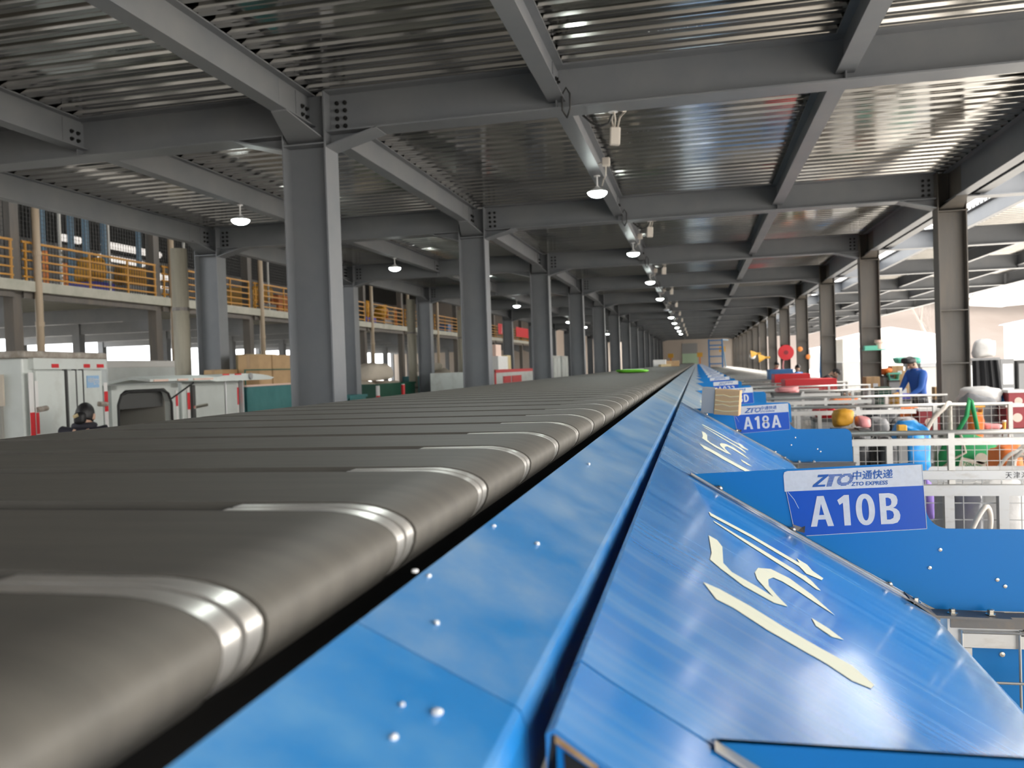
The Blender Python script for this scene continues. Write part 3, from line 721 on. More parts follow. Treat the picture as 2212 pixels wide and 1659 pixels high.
# ---------------------------------------------------------------- neighbouring two-storey building on the far left
FX = -17.4
def FY(k): return 18.95 + 5.97*k
KS = range(-2, 13)
m = MB(); m.box((-34, FY(-2)-1, 4.22),(FX+.12, FY(12)+1, 4.50)); struct(m.build('slab', M['slab']))
m = MB(); m.box((-34.2, FY(-2)-1, 9.4),(FX+.3, FY(12)+1, 9.6)); struct(m.build('ceiling', M['dark_gap']))
m = MB(); m.box((-34.2, FY(-2)-1, 4.5),(-34.0, FY(12)+1, 9.4)); struct(m.build('wall_back', M['metal_cab']))
for i, k in enumerate(KS):
    m = MB(); m.box((FX-.35, FY(k)-.15, 0),(FX-.05, FY(k)+.15, 9.4)); o = m.build('facade_column', M['steel_old'])
    tag(o, 'tall grey column in front of the yellow railed upper floor, %s one from the left' % nth(i+1), 'column', 'columns of the two-storey building')
    if k < 12:
        m = MB(); m.box((FX-.10, FY(k)+.15, 4.04),(FX+.02, FY(k+1)-.15, 4.22)); struct(m.build('steel_beam', M['steel_old']))
    for xx in (-25.5, -33.8):
        m = MB(); m.box((xx-.17, FY(k)-.17, 0),(xx+.17, FY(k)+.17, 4.22)); struct(m.build('pillar', M['steel']))
    m = MB(); m.box((-33.6, FY(k)-.12, 3.75),(FX-.36, FY(k)+.12, 4.22))
    m.prism([(FX-.36, 3.35),(FX-.36, 3.76),(FX-1.4, 3.76)], 'y', FY(k)-.1, FY(k)+.1); struct(m.build('steel_beam', M['steel']))
m = MB(); m.box((-34.2, FY(12)+1, 0),(FX+.3, FY(12)+1.2, 9.4)); struct(m.build('wall_far', M['wall_beige']))
m = MB(); m.box((FX+.3, FY(12)+4, 0),(-3.6, FY(12)+4.2, 9.4)); struct(m.build('wall_far', M['wall_beige']))
# drain pipes clipped to the facade columns
for i, k in enumerate(range(-1, 8)):
    m = MB(); m.tube([(FX+.12, FY(k)+.55, 0.0),(FX+.12, FY(k)+.55, 9.2)], .10, 12)
    o = thing('drain_pipe', 'beige drain pipe running up the two-storey building, %s from the left' % nth(i+1), 'pipe', (0,0,0), 0, 'drain pipes of the two-storey building')
    p_ = m.build('pipe', M['pipe'], o, smooth=True)
    for z in (1.4, 3.3, 5.2, 7.1):
        m = MB(); m.tube([(FX+.12, FY(k)+.55, z),(FX+.12, FY(k)+.55, z+.12)], .115, 12); m.build('pipe_collar', M['pipe'], o)
# yellow guard rails between the columns, five rails each
def guard(k, lab):
    o = thing('guard_rail', lab, 'railing', (FX, FY(k)+.16, 4.5), 0, 'yellow guard rails of the upper floor')
    L_ = 5.97-.32
    for i, z in enumerate((1.04, .80, .57, .34, .12)):
        m = MB(); m.bar((0,.0,z),(0,L_,z),.05,.06 if i == 0 else .045); m.build('rail', M['yellow'], o)
    for f_ in (0.02, .45, .75, .99):
        m = MB(); m.box((-.025, L_*f_-.025, 0),(.025, L_*f_+.025, 1.06)); m.build('post', M['yellow'], o)
    return o
g0 = guard(-2, 'yellow guard rail of the upper floor, %s bay from the left' % nth(1))
for i, k in enumerate(list(KS)[1:-1], 2):
    c = dup(g0, loc=(FX, FY(k)+.16, 4.5)); c['label'] = 'yellow guard rail of the upper floor, %s bay from the left' % nth(i)
# wire screens behind the rails
def screen(k, lab):
    o = bpy.data.objects.new('wire_screen', None); COL.objects.link(o); o.location = (FX-.25, FY(k)+.16, 4.5); tag(o, lab, 'wire screen', 'wire screens of the upper floor')
    L_ = 5.97-.32; m = MB()
    for i in range(47): y = i*L_/46; m.box((-.006,y-.007,0),(.006,y+.007,4.7))
    for i in range(38): z = .1+i*.12; m.box((-.004,0,z-.004),(.004,L_,z+.004))
    m.build('mesh', M['dark_gap'], o)
    for f_ in (.30, .66):
        m = MB(); m.box((-.03, L_*f_-.03, 0),(.03, L_*f_+.03, 4.7)); m.build('screen_post', M['grey_duct'], o)
    return o
s0 = screen(-1, 'fine wire screen behind the yellow rail, leftmost visible bay')
for i, k in enumerate((0, 1, 2, 3), 2):
    c = dup(s0, loc=(FX-.25, FY(k)+.16, 4.5)); c['label'] = 'fine wire screen behind the yellow rail, %s bay from the left' % nth(i)
# things on the upper floor
UP = 4.5
for i, (x, r_) in enumerate(((-20.6,.8768),(-21.0,.8309),(-20.2,.8078),(-20.4,.7796),(-20.8,.7269),(-21,.62),(-21,.55),(-21,.44))):
    y = -x/r_
    m = MB(); m.box((x-.075,y-.075,UP),(x+.075,y+.075,9.4)); o = m.build('blue_post', M['sky_steel'])
    tag(o, 'pale blue steel post inside the upper floor, %s from the left' % nth(i+1), 'post', 'pale blue posts of the upper floor')
for i, (x, y0, y1, z, r_) in enumerate(((-21.6,25.6,26.4,6.85,.13),(-22.0,28.2,31.6,7.0,.14),(-22.5,28.6,31.2,6.6,.12),(-22.6,31.5,33.8,6.2,.16),(-23.2,32.4,34.4,5.8,.13),(-20.4,24.8,27.4,8.2,.10))):
    m = MB(); m.tube([(x,y0,z),(x,y1,z)], r_, 12); o = thing('tube_light' if i < 5 else 'air_duct', ('pale tube light hanging inside the upper floor, %s of those seen' % nth(i+1)) if i < 5 else 'pale blue duct high inside the upper floor', 'lamp' if i < 5 else 'duct', (0,0,0), 0, 'pale tube lights of the upper floor' if i < 5 else None)
    m.build('tube', M['tube_glow'] if i < 5 else M['sky_steel'], o, smooth=True)
    m = MB()
    for yy in (y0+.2, y1-.2): m.box((x-.015,yy-.015,z+r_),(x+.015,yy+.015,9.4))
    m.build('hanger', M['dark_gap'], o)
for i, (x, y, L_, w_, h_, lab) in enumerate(((-18.7,25.6,1.9,.8,.80,'crumpled yellow tarpaulin heaped behind the upper yellow rail'),(-18.9,23.6,.7,.6,.75,'small yellow tarpaulin heap left of the bigger one'),
        (-18.8,33.9,1.2,.8,.85,'yellow tarpaulin bundle behind the rail, left of the big grey column'),(-18.7,45.6,1.3,.9,1.1,'yellow tarpaulin bundle behind the rail right of the big grey column'),(-18.7,48.3,.8,.7,.9,'small yellow bundle near the far end of the upper rail'))):
    m = MB(); m.box((x-.5,y-L_/2-.1,UP),(x+.5,y+L_/2+.1,UP+.42)); o = m.build('parcel_table', M['violet_box'] if i % 2 else M['metal_cab']); tag(o, 'dark low table under the %s' % lab.split(' behind')[0].split(' left')[0].split(' near')[0] + ', %s from the left' % nth(i+1), 'table', 'low tables of the upper floor')
    m = MB(); m.blob((x,y,UP+.42+h_/2),(w_,L_,h_), 20+i, .28); o = m.build('tarpaulin_heap', M['yellow_cloth'], smooth=True); tag(o, lab, 'tarpaulin')
for i, (r_, x) in enumerate(((.8736,-18.6),(.842,-18.7),(.57,-18.6),(.535,-18.6),(.378,-18.6),(.366,-18.6))):
    y = -x/r_
    m = MB(); m.box((x-.06,y-.06,UP),(x+.06,y+.06,UP+(1.15 if i != 1 else .9))); o = m.build('orange_post', M['orange2']); tag(o, 'orange marker post on the upper floor, %s from the left' % nth(i+1), 'post', 'orange posts of the upper floor')
for i, (r_, x, w_, h_, mm, lab) in enumerate(((.5785,-18.9,1.3,1.0,'gold','amber crate on the upper floor beside the second row column'),(.5264,-18.7,1.4,.9,'orange2','orange crate on the upper floor right beside the big grey column'),(.393,-19.9,1.6,.7,'orange2','orange crate on the upper floor between two beige pipes'),(.30,-19.6,2.2,.9,'blue_steel','blue crate on the upper floor above the far teal cart'))):
    y = -x/r_
    m = MB(); m.box((x-.4,y-w_/2,UP),(x+.4,y+w_/2,UP+h_)); o = m.build('storage_crate', M[mm], bevel=.03); tag(o, lab, 'crate')
for i, (y0, y1, s_) in enumerate(((73.6,76.6,'人'),(81.2,89.0,'本质安全'))):
    t = thing('banner', ('short red banner with one white character on the far upper rail','long red banner with white characters on the far upper rail')[i], 'banner', (FX+.06, y0, UP+.35))
    m = MB(); m.box((0,0,0),(.02,y1-y0,.95)); m.build('cloth', M['banner'], t)
    text(s_, .8, M['sign_white'], 'characters', t, Matrix.Translation((.024, (y1-y0)/2, .12)) @ Matrix(((0,0,1,0),(1,0,0,0),(0,1,0,0),(0,0,0,1))), .0, .001, align='CENTER') if i == 0 else None
# the thick weathered pipe beside the second-row columns
for i, (x, y) in enumerate(((-8.87,13.30),(-8.87,25.62),(-8.87,31.4))):
    t = thing('weathered_pipe', ('thick weathered grey pipe standing behind the white tricycle box','thick weathered pipe standing beside the dark green bin','thick weathered pipe beyond the dark green bin')[i], 'pipe', (x, y, 0))
    m = MB(); m.tube([(0,0,0),(0,0,ZS-.05)], .14, 14); m.build('pipe', M['pipe_big'], t, smooth=True)
    for z in (1.2, 2.95):
        m = MB(); m.tube([(0,0,z),(0,0,z+.06)], .15, 14); m.build('strap', M['bracket'], t)

# ---------------------------------------------------------------- cargo tricycles, seen from behind (local x along the rear, y into the load bed)
def wheels(t, L_, dep, z=.27):
    for (xx, yy) in ((.10, .45),(L_-.10, .45),(L_/2, dep+.75)):
        m = MB(); m.tube([(xx-.055,yy,z),(xx+.055,yy,z)], z, 18); w_ = m.build('wheel', M['dark_rubber'], t, bevel=.02)
        m = MB(); m.tube([(xx-.058,yy,z),(xx+.058,yy,z)], z*.55, 14); m.build('hub', M['metal_cab'], w_)
def refl(t, x, z0, z1, bands, y=-.006, w_=.07):
    m = MB(); m.box((x-w_/2,y-.004,z0),(x+w_/2,y,z1)); s_ = tag(m.build('reflective_strip', M['refl_white'], t), 'red and white reflective strip')
    for a, b in bands:
        m = MB(); m.box((x-w_/2,y-.006,z0+(z1-z0)*a),(x+w_/2,y-.0042,z0+(z1-z0)*b)); m.build('red_band', M['red'], s_)
def trike_front(t, L_, dep, top):
    m = MB(); m.box((L_*.15,dep+.02,.45),(L_*.85,dep+.5,.62)); m.box((L_*.42,dep+.5,.3),(L_*.58,dep+1.0,.95)); m.tube([(L_*.2,dep+.7,1.02),(L_*.5,dep+.85,1.0),(L_*.8,dep+.7,1.02)],.018,8); m.build('front_frame', M['dark_gap'], t)
    m = MB(); m.box((.1,.05,.34),(L_-.1,dep,.5)); m.build('chassis', M['dark_gap'], t)
# 1: tall white box with two doors and a blue sticker
t = thing('cargo_tricycle', 'tall white cargo tricycle box with scuffed double doors and a blue sticker', 'cargo tricycle', (-6.2, 6.8, 0), math.radians(100))
L_, dp, z0, z1 = 1.46, 2.1, .50, 2.06
wheels(t, L_, dp); trike_front(t, L_, dp, z1)
m = MB(); m.box((.02,.05,z0),(L_-.02,dp,z1-.06)); m.build('cargo_box', M['white_paint'], t, bevel=.015)
m = MB(); m.box((-.02,0,z1-.06),(L_+.02,dp+.02,z1+.01)); m.build('roof_trim', M['brown_rust'], t, bevel=.02)
m = MB(); m.box((.11,-.004,z1-.17),(L_-.01,.05,z1-.06)); m.build('rear_lintel', M['white_dirty'], t)
for a, b in ((.40,.52),(.98,1.10),(1.24,1.38)):
    m = MB(); m.box((a,-.012,z1-.155),(b,-.005,z1-.115)); m.build('tail_light', M['red'], t, bevel=.004)
for x0, x1, nm in ((.16,.64,0),(.70,.83,1),(.85,.96,2),(.98,1.36,0)):
    m = MB(); m.box((x0,-.002 if nm else .004,z0+.02),(x1,.045,z1-.18)); o = m.build('door' if not nm else 'lock_pillar', M['white_dirty'] if nm == 0 else M['white_paint'], t, bevel=.01)
    if nm == 0:
        m = MB(); hx = x0+.02 if x0 < .5 else x1-.02; sgn = 1 if x0 < .5 else -1
        m.tube([(hx-.06*sgn,-.012,z1-.56),(hx+.10*sgn,-.012,z1-.55)],.026,8); m.build('hinge', M['brown_rust'], o)
for x in (.67, .84, .97):
    m = MB(); m.box((x-.012,-.001,z0+.02),(x+.012,.04,z1-.17)); m.build('door_seal', M['dark_gap'], t)
m = MB(); m.box((1.04,-.004,z1-.37),(1.28,.003,z1-.24)); st = tag(m.build('sticker', M['roof_blue'], t), 'blue sticker with white letters')
text('中通快递', .058, M['sign_white'], 'characters', st, Matrix.Translation((1.05,-.006,z1-.31)) @ Matrix.Rotation(PI/2,4,'X'), .0006, .0003, sx_=.55)
text('ZTO', .085, M['sign_white'], 'letters', st, Matrix.Translation((1.165,-.006,z1-.335)) @ Matrix.Rotation(PI/2,4,'X'), .001, .0003, sx_=.72, shear=.25)
refl(t, .06, z0, z1-.2, ((0,.06),(.20,.36),(.55,.72)), -.001, .075); refl(t, .135, z0, z1-.28, ((.16,.36),(.60,.76)), -.004, .05); refl(t, L_-.05, z0, z1-.32, ((.30,.48),(.74,.92)), -.001, .075)
m = MB(); m.box((-.012,.25,1.2),(.018,.9,1.8)); m.build('side_window', M['int_grey'], t); m = MB(); m.box((-.02,.22,1.55),(.0,.28,1.85)); m.build('side_latch', M['sack'], t)
# 2: open-backed little van with the tailgate up
t = thing('cargo_tricycle', 'open-backed white three-wheeled van with its tailgate raised, orange cloth inside', 'cargo tricycle', (-6.83, 8.78, 0), math.radians(91))
L_, dp, z0, z1 = 1.36, 2.2, .45, 1.70
wheels(t, L_, dp); trike_front(t, L_, dp, z1)
m = MB(); m.box((0,.0,z0),(.10,dp,z1)); m.box((L_-.16,.0,z0),(L_,dp,z1)); m.box((0,.0,z1-.06),(L_,dp,z1)); m.box((0,dp-.04,z0),(L_,dp,z1)); m.box((0,0,z0),(L_,dp,z0+.08))
m.prism([(.10,z1-.06),(.10,z1-.22),(.16,z1-.11),(.26,z1-.06)],'y',0,.1); m.prism([(L_-.16,z1-.06),(L_-.16,z1-.24),(L_-.22,z1-.12),(L_-.32,z1-.06)],'y',0,.1)
m.build('body_shell', M['white_paint'], t)
m = MB(); m.box((.10,dp-.5,z0+.08),(L_-.16,dp-.42,z1-.25)); m.box((.10,.1,z0+.08),(.115,dp-.4,z1-.08)); m.box((L_-.175,.1,z0+.08),(L_-.16,dp-.4,z1-.08)); m.build('lining', M['int_grey'], t)
m = MB(); m.box((.12,.12,z1-.30),(L_-.18,dp-.5,z1-.10)); m.build('dark_headliner', M['dark_gap'], t)
m = MB(); m.tube([(.10,-.008,z0+.2),(.105,-.008,z1-.24),(.17,-.008,z1-.12),(.30,-.008,z1-.085),(L_-.36,-.008,z1-.085),(L_-.24,-.008,z1-.13),(L_-.17,-.008,z1-.26),(L_-.165,-.008,z0+.2)],.016,8); m.build('door_seal', M['dark_rubber'], t)
refl(t, L_-.05, z0+.1, z1-.1, ((.35,.6),(.8,.95)), -.002, .05)
m = MB(); m.tube([(L_-.25,-.03,z1-.22),(L_-.02,-.25,z1+.0)],.012,6); m.tube([(.45,.9,z0+.5),(.9,.5,z1-.3)],.010,6); m.build('gas_strut', M['dark_rubber'], t)
m = MB(); m.prism([(-.55,z1+.06),(-.30,z1+.10),(.0,z1+.045),(.0,z1+.015),(-.30,z1+.06),(-.55,z1+.03)],'x',-.04,L_+.06); tg = m.build('tailgate', M['white_dirty'], t)
for a, b in ((.02,.30),(.50,.72),(.85,1.30)):
    m = MB(); m.box((a,-.565,z1+.03),(b,-.552,z1+.055)); m.build('light_bar', M['peach'], tg)
m = MB(); m.blob((.32,.55,z0+.08+.22),(.42,.6,.44),41,.2); o = m.build('orange_cloth', M['orange'], t, smooth=True)
m = MB(); m.blob((.75,.6,z0+.08+.27),(.5,.6,.54),42,.2); o = m.build('dark_bundle', M['sack_k'], t, smooth=True)
# 3: white box with closed door and pale raised flap
t = thing('cargo_tricycle', 'low white cargo tricycle box with closed door and pale flap raised above it', 'cargo tricycle', (-7.08, 10.62, 0), math.radians(92))
L_, dp, z0, z1 = 1.66, 2.1, .45, 1.70
wheels(t, L_, dp); trike_front(t, L_, dp, z1)
m = MB(); m.box((0,.04,z0),(L_,dp,z1)); m.build('cargo_box', M['white_paint'], t, bevel=.02)
m = MB(); m.box((.28,-.01,z0+.04),(1.08,.035,z1-.05)); d_ = m.build('door', M['white_paint'], t, bevel=.01)
m = MB(); m.tube([(.20,-.03,z1-.36),(.52,-.03,z1-.34)],.024,8); m.build('latch', M['bolt_zinc'], d_)
m = MB(); m.box((1.10,-.01,z0+.04),(1.46,.035,z1-.05)); m.build('door', M['white_paint'], t, bevel=.01)
m = MB(); m.box((.20,-.004,z0),(.27,.03,z1-.04)); m.build('door_seal', M['dark_gap'], t)
m = MB(); m.box((L_-.06,-.03,z0),(L_-.02,.03,z1+.02)); m.tube([(1.09,-.02,z0+.1),(1.09,-.02,z1+.02)],.012,8); m.build('locking_rod', M['silver'], t)
refl(t, .14, z0, z1-.05, ((.05,.3),(.72,.92)), .03, .07); refl(t, L_-.11, z0, z1-.05, ((.05,.3),(.72,.95)), .03, .05)
m = MB(); pts = [(-.10, z1+.02)] + [(x_, z1+.02+.085*math.sin(PI*(x_+.1)/(L_+.3))**.6) for x_ in [i*.15 for i in range(0, 13)]] + [(L_+.2, z1+.03), (L_+.1, z1+.0), (.1, z1+.0)]
m.prism(pts, 'y', -.45, .10); fl = m.build('raised_flap', M['white_paint'], t)
for a in (.25, .60):
    m = MB(); m.box((a,-.46,z1+.085),(a+.18,-.451,z1+.105)); m.build('tail_light', M['red'], fl)
m = MB(); m.lathe([(0,0),(.05,0),(.05,.02),(0,.025)],n=12); o = m.build('lock', M['metal_cab'], fl, loc=(1.05,-.46,z1+.06)); o.rotation_euler = (PI/2,0,0)
# 4: teal open box with cartons on top
t = thing('cargo_cart', 'teal open load cart stacked with kraft cartons', 'cart', (-7.25, 12.58, 0), math.radians(91))
L_, dp, z0, z1 = 2.1, .86, .45, 1.585
wheels(t, L_, dp-.62)
m = MB(); m.box((0,0,z0),(L_,.03,z1)); m.box((0,dp-.03,z0),(L_,dp,z1)); m.box((0,0,z0),(.03,dp,z1)); m.box((L_-.03,0,z0),(L_,dp,z1)); m.box((0,0,z0),(L_,dp,z0+.05)); m.build('load_box', M['teal'], t)
m = MB(); m.box((-.01,-.015,z1),(L_+.01,.045,z1+.03)); m.box((-.01,dp-.045,z1),(L_+.01,dp+.015,z1+.03)); m.build('top_rim', M['peach'], t)
m = MB(); m.bar((0.02,.02,z1+.28),(L_-.02,.02,z1+.28),.02); m.bar((.02,.02,z1+.03),(.02,.02,z1+.29),.02); m.bar((L_-.02,.02,z1+.03),(L_-.02,.02,z1+.29),.02); m.build('guard_rail', M['dkgreen'], t)
m = MB(); m.box((.62,-.006,.98),(1.22,0,1.12)); m.build('nameplate', M['teal'], t)
m = MB()
for i in range(4): m.box((.64+i*.15,-.009,1.0),(.74+i*.15,-.006,1.02)); m.box((.64+i*.15,-.009,1.08),(.74+i*.15,-.006,1.10)); m.box((.68+i*.15,-.009,.99),(.70+i*.15,-.006,1.11))
m.build('stencil_marks', M['sack_w'], t)
def carton(x, y, z, w_, d_, h_, label, rz=0, m_='carton', group=None, tapes=True, name='cardboard_box'):
    t = thing(name, label, 'box', (x, y, z), rz, group)
    m = MB(); m.box((-w_/2,-d_/2,0),(w_/2,d_/2,h_)); m.build('carton', M[m_], t, bevel=min(.012, h_*.05))
    if tapes:
        m = MB(); m.box((-w_*.08,-d_/2-.002,h_*.62),(w_*.08,-d_/2-.0005,h_)); m.box((-w_*.08,-d_/2-.001,h_+.0005),(w_*.08,d_/2+.001,h_+.002)); m.build('tape', M['tape'], t)
    return t
# (cartons and floor of the load bed: pallets inside keep them at rim height)
zc = 1.02
for i, (y, w_, x) in enumerate(((12.97,.66,-7.68),(13.75,.8,-7.68),(14.34,.34,-7.68))):
    carton(x, y, .503, .74, w_, zc, 'kraft carton sunk low in the teal load box, %s from the left' % nth(i+1), 0, 'carton', 'cartons down in the teal box', False)
carton(-7.50, 13.34, 1.527, .40, .44, .60, 'brown kraft carton standing highest at the left of the teal box'); carton(-7.50, 13.97, 1.527, .40, .74, .60, 'light kraft carton in the middle on the teal box', 0, 'carton')
carton(-7.90, 14.12, 1.527, .36, .85, .63, 'pale yellowish carton with red marks behind the kraft ones', 0, 'carton2'); carton(-7.90, 12.98, 1.527, .36, .60, .36, 'low brown carton at the left end of the teal box')
# 5: long white van behind the first tricycles
t = thing('box_van', 'long pale box van parked behind the open-backed three-wheeler', 'van', (-11.2, 14.3, 0), math.radians(90))
m = MB(); m.box((0,0,.5),(2.75,2.6,2.12)); m.build('cargo_box', M['white_paint'], t, bevel=.03)
m = MB(); m.box((-.02,-.02,2.02),(2.77,2.6,2.16)); m.build('roof_edge', M['roof_white'], t, bevel=.02)
for xx in (.4, 2.35):
    m = MB(); m.tube([(xx,.02,.32),(xx,.22,.32)],.32,16); m.build('wheel', M['dark_rubber'], t)
    m = MB(); m.tube([(xx,2.3,.32),(xx,2.5,.32)],.32,16); m.build('wheel', M['dark_rubber'], t)
m = MB(); m.box((.2,.2,.3),(2.5,2.5,.5)); m.build('chassis', M['dark_gap'], t)
# further down the yard
def bin_(x, y, w_, d_, h_, mm, lab, name='waste_bin', cat='bin', rim=True):
    t = thing(name, lab, cat, (x, y, 0))
    m = MB(); m.box((-d_,0,.12),(0,.03,h_)); m.box((-d_,w_-.03,.12),(0,w_,h_)); m.box((-.03,0,.12),(0,w_,h_)); m.box((-d_,0,.12),(-d_+.03,w_,h_)); m.box((-d_,0,.12),(0,w_,.2)); m.build('body', M[mm], t)
    if rim:
        m = MB(); m.box((-.05,-.03,h_-.06),(.03,w_+.03,h_)); m.build('rim', M[mm], t)
    for yy in (.2, w_-.2):
        for xx in (-.15, -d_+.15):
            m = MB(); m.tube([(xx,yy-.04,.07),(xx,yy+.04,.07)],.07,12); m.build('caster', M['dark_rubber'], t)
    return t
bin_(-8.75, 22.2, 3.2, 1.3, 1.43, 'dkgreen', 'dark green metal bin heaped with cream sacks')
for i, (x, y, z, d_, lab) in enumerate(((-9.4,22.98,.2,(1.1,1.35,1.30),'cream sack at the left of the dark green bin'),(-9.4,24.5,.2,(1.0,1.35,1.30),'cream sack at the right of the dark green bin'),(-9.4,23.5,1.52,(.8,1.7,.52),'cream sack lying on top of the dark green bin'))):
    m = MB(); m.blob((x,y,z+d_[2]/2),d_,60+i,.14,3,True); tag(m.build('cream_sack', M['sack'], smooth=True), lab, 'sack', 'cream sacks in the bins')
for i, (y, x) in enumerate(((20.95,-8.25),(22.9,-8.25))):
    t = thing('bollard', ('red and white bollard at the left of the dark green bin','red and white bollard at the right of the dark green bin')[i], 'bollard', (x,y,0))
    m = MB(); m.tube([(0,0,0),(0,0,1.40)],.05,12); m.build('post', M['refl_white'], t); 
    for a in ((.35,.62),(.9,1.14)) if i == 0 else ((.3,.6),(.9,1.38)):
        m = MB(); m.tube([(0,0,a[0]),(0,0,a[1])],.053,12); m.build('red_band', M['red'], t)
t = thing('box_van', 'dirty cream van body parked left of the dark green bin', 'van', (-9.6, 22.95, 0), math.radians(90))
m = MB(); m.prism([(0,.4),(0,2.0),(.25,2.02),(1.0,2.02),(1.0,.4)],'y',.0,3.0); m.build('cargo_box', M['sack'], t, bevel=.03); t.location.x = -10.4
for xx in (.2,.8):
    m = MB(); m.tube([(xx-.1,.5,.3),(xx+.1,.5,.3)],.3,14); m.build('wheel', M['dark_rubber'], t); m = MB(); m.tube([(xx-.1,2.4,.3),(xx+.1,2.4,.3)],.3,14); m.build('wheel', M['dark_rubber'], t)
bin_(-7.4, 17.1, .95, 1.0, 1.27, 'teal', 'teal cart seen just right of the nearest big column', 'cargo_cart', 'cart')
bin_(-8.7, 28.0, 2.9, 1.4, 1.58, 'teal', 'teal cart piled with pale sacks in the distance', 'cargo_cart', 'cart')
for i, (y, z, d_) in enumerate(((28.72,.2,(1.0,1.25,1.55)),(30.1,.2,(1.0,1.25,1.50)),(28.9,1.70,(.8,1.0,.34)))):
    m = MB(); m.blob((-9.4,y,z+d_[2]/2),d_,70+i,.14); tag(m.build('cream_sack', M['sack'], smooth=True), ('pale sack at the left in the distant teal cart','pale sack at the right in the distant teal cart','pale sack on top of the distant teal cart')[i], 'sack', 'pale sacks on the distant teal cart')
t = thing('box_truck', 'white truck with red edging and red stripe blocks in the distance', 'truck', (-6.02, 24.9, 0), math.radians(90))
m = MB(); m.box((0,0,.5),(6.2,2.05,1.67)); m.build('cargo_bed', M['white_dirty'], t)
m = MB(); m.box((-.05,-.02,.5),(.12,0,1.70)); m.box((-.05,-.02,1.62),(6.2,0,1.72)); m.box((1.1,-.02,1.28),(2.2,0,1.5)); m.box((2.4,-.02,1.28),(3.9,0,1.5)); m.build('red_edging', M['red'], t)
for xx in (.8, 5.3):
    for yy in (.1, 1.75):
        m = MB(); m.tube([(xx,yy,.4),(xx,yy+.25,.4)],.4,16); m.build('wheel', M['dark_rubber'], t)
m = MB(); m.box((.2,.2,.4),(6,1.9,.5)); m.build('chassis', M['dark_gap'], t)
carton(-7.0, 28.4, 1.673, .9, 1.5, .50, 'grey-white wrapped stack on the distant red-edged truck', 0, 'sack_w', None, False, 'wrapped_stack'); carton(-7.0, 29.6, 1.673, .8, .6, .54, 'pale carton beside the wrapped stack on the distant truck', 0, 'carton2')
carton(-7.0, 28.4, 2.176, .6, .8, .40, 'small pink-white parcel crowning the distant truck load', 0, 'peach', None, False, 'parcel')
for i, (y0, y1) in enumerate(((44.6,47.2),(47.5,50.0))):
    t = thing('tall_cabinet', ('white tall cabinet between the distant columns, left one of two','white tall cabinet between the distant columns, right one of two')[i], 'cabinet', (-7.55,y0,0))
    m = MB(); m.box((-.5,0,.05),(0,y1-y0,2.35)); m.build('body', M['white_paint'], t); m = MB(); m.box((0,.12,.2),(.02,(y1-y0)/2-.03,2.2)); m.build('door', M['white_dirty'], t); m = MB(); m.box((0,(y1-y0)/2+.03,.2),(.02,y1-y0-.12,2.2)); m.build('door', M['white_dirty'], t); m = MB(); m.box((-.5,0,0),(0,y1-y0,.05)); m.build('plinth', M['dark_gap'], t)
# parcels lying on the sorter
t = tag(bpy.data.objects.new('parcel_bag', None), 'lime green plastic parcel lying on the black belts', 'parcel'); COL.objects.link(t); t.location = (-.76, 10.05, ZBELT)
m = MB(); m.blob((0,0,.022),(.37,.30,.044),81,.16); m.build('film_bag', M['lime'], t, smooth=True); m = MB(); m.blob((.02,-.03,.045),(.22,.10,.006),82,.1); m.build('label_patch', M['sign_white'], t, smooth=True)
for i, (x, y, w_, d_, h_, mm, lab) in enumerate(((-1.05,24.5,.36,.4,.20,'sack_w','white wrapped parcel lying far down the belts'),(-.72,24.9,.38,.32,.16,'carton','kraft parcel lying far down the belts'),(-.9,24.2,.3,.2,.07,'carton2','flat pale parcel in front of the white wrapped one'))):
    o = carton(x, y, ZBELT+.001, w_, d_, h_, lab, .2*i, mm, None, i == 1, 'parcel')
# broken cardboard box wedged on the divider behind A18A
t = tag(bpy.data.objects.new('cardboard_box', None), 'torn kraft cardboard box stuck on the dividers behind the A18A sign', 'box'); COL.objects.link(t)
t.location = (.066, 3.97, HZ-.243); t.rotation_euler = (0, math.radians(5), math.radians(-8))
m = MB(); m.box((0,0,0),(.112,.10,.116)); m.build('carton', M['carton'], t, bevel=.003)
m = MB(); m.box((-.058,.004,.004),(-.0006,.10,.120)); m.build('grey_side', M['metal_cab'], t)
m = MB()
for i, z in enumerate((.022,.045,.066,.088)): m.tube([(.004,-.002,z),(.04,-.003,z+.004*((i%2)*2-1)),(.07,-.002,z-.003),(.108,-.002,z+.003)], .0035, 6)
m.build('torn_creases', M['carton2'], t)
# ---------------------------------------------------------------- wire pens on the right of the chutes
def fence(y, label, x0=.72, x1=3.08, zt=1.245):
    t = bpy.data.objects.new('wire_fence', None); COL.objects.link(t); t.location = (0, y, 0); tag(t, label, 'fence', 'wire pen fences between the chutes and the columns')
    m = MB(); m.tube([(x0,0,zt-.017),(x1,0,zt-.017)], .017, 10); m.build('top_rail', M['galv'], t, smooth=True)
    m = MB(); m.box((x0,-.02,zt-.10),(x1-.9,.02,zt-.055)); m.build('lower_rail', M['galv'], t)
    for x in (x0+.02, 1.03, 1.24, 1.62, 2.36, x1-.02):
        m = MB(); hh = zt-.02 if x > 1.5 or x < .8 else zt-.1; m.box((x-.019,-.019,0),(x+.019,.019,hh)); m.build('post', M['galv'], t)
    m = MB()
    n = int((x1-x0)/.075)
    for i in range(1, n): x = x0+i*.075; m.box((x-.0018,.020,.10),(x+.0018,.0236,zt-.04))
    for i in range(16): z = .10+i*.072; m.box((x0,.0236,z-.0018),(x1,.0272,z+.0018))
    m.build('wire_mesh', M['wire'], t)
    return t
FYS = [3.90, 6.05, 9.35] + [11.6+2.42*i for i in range(29) if i != 25]
fA = fence(FYS[0], 'galvanised pen fence with stamped characters, next behind the A10B plate')
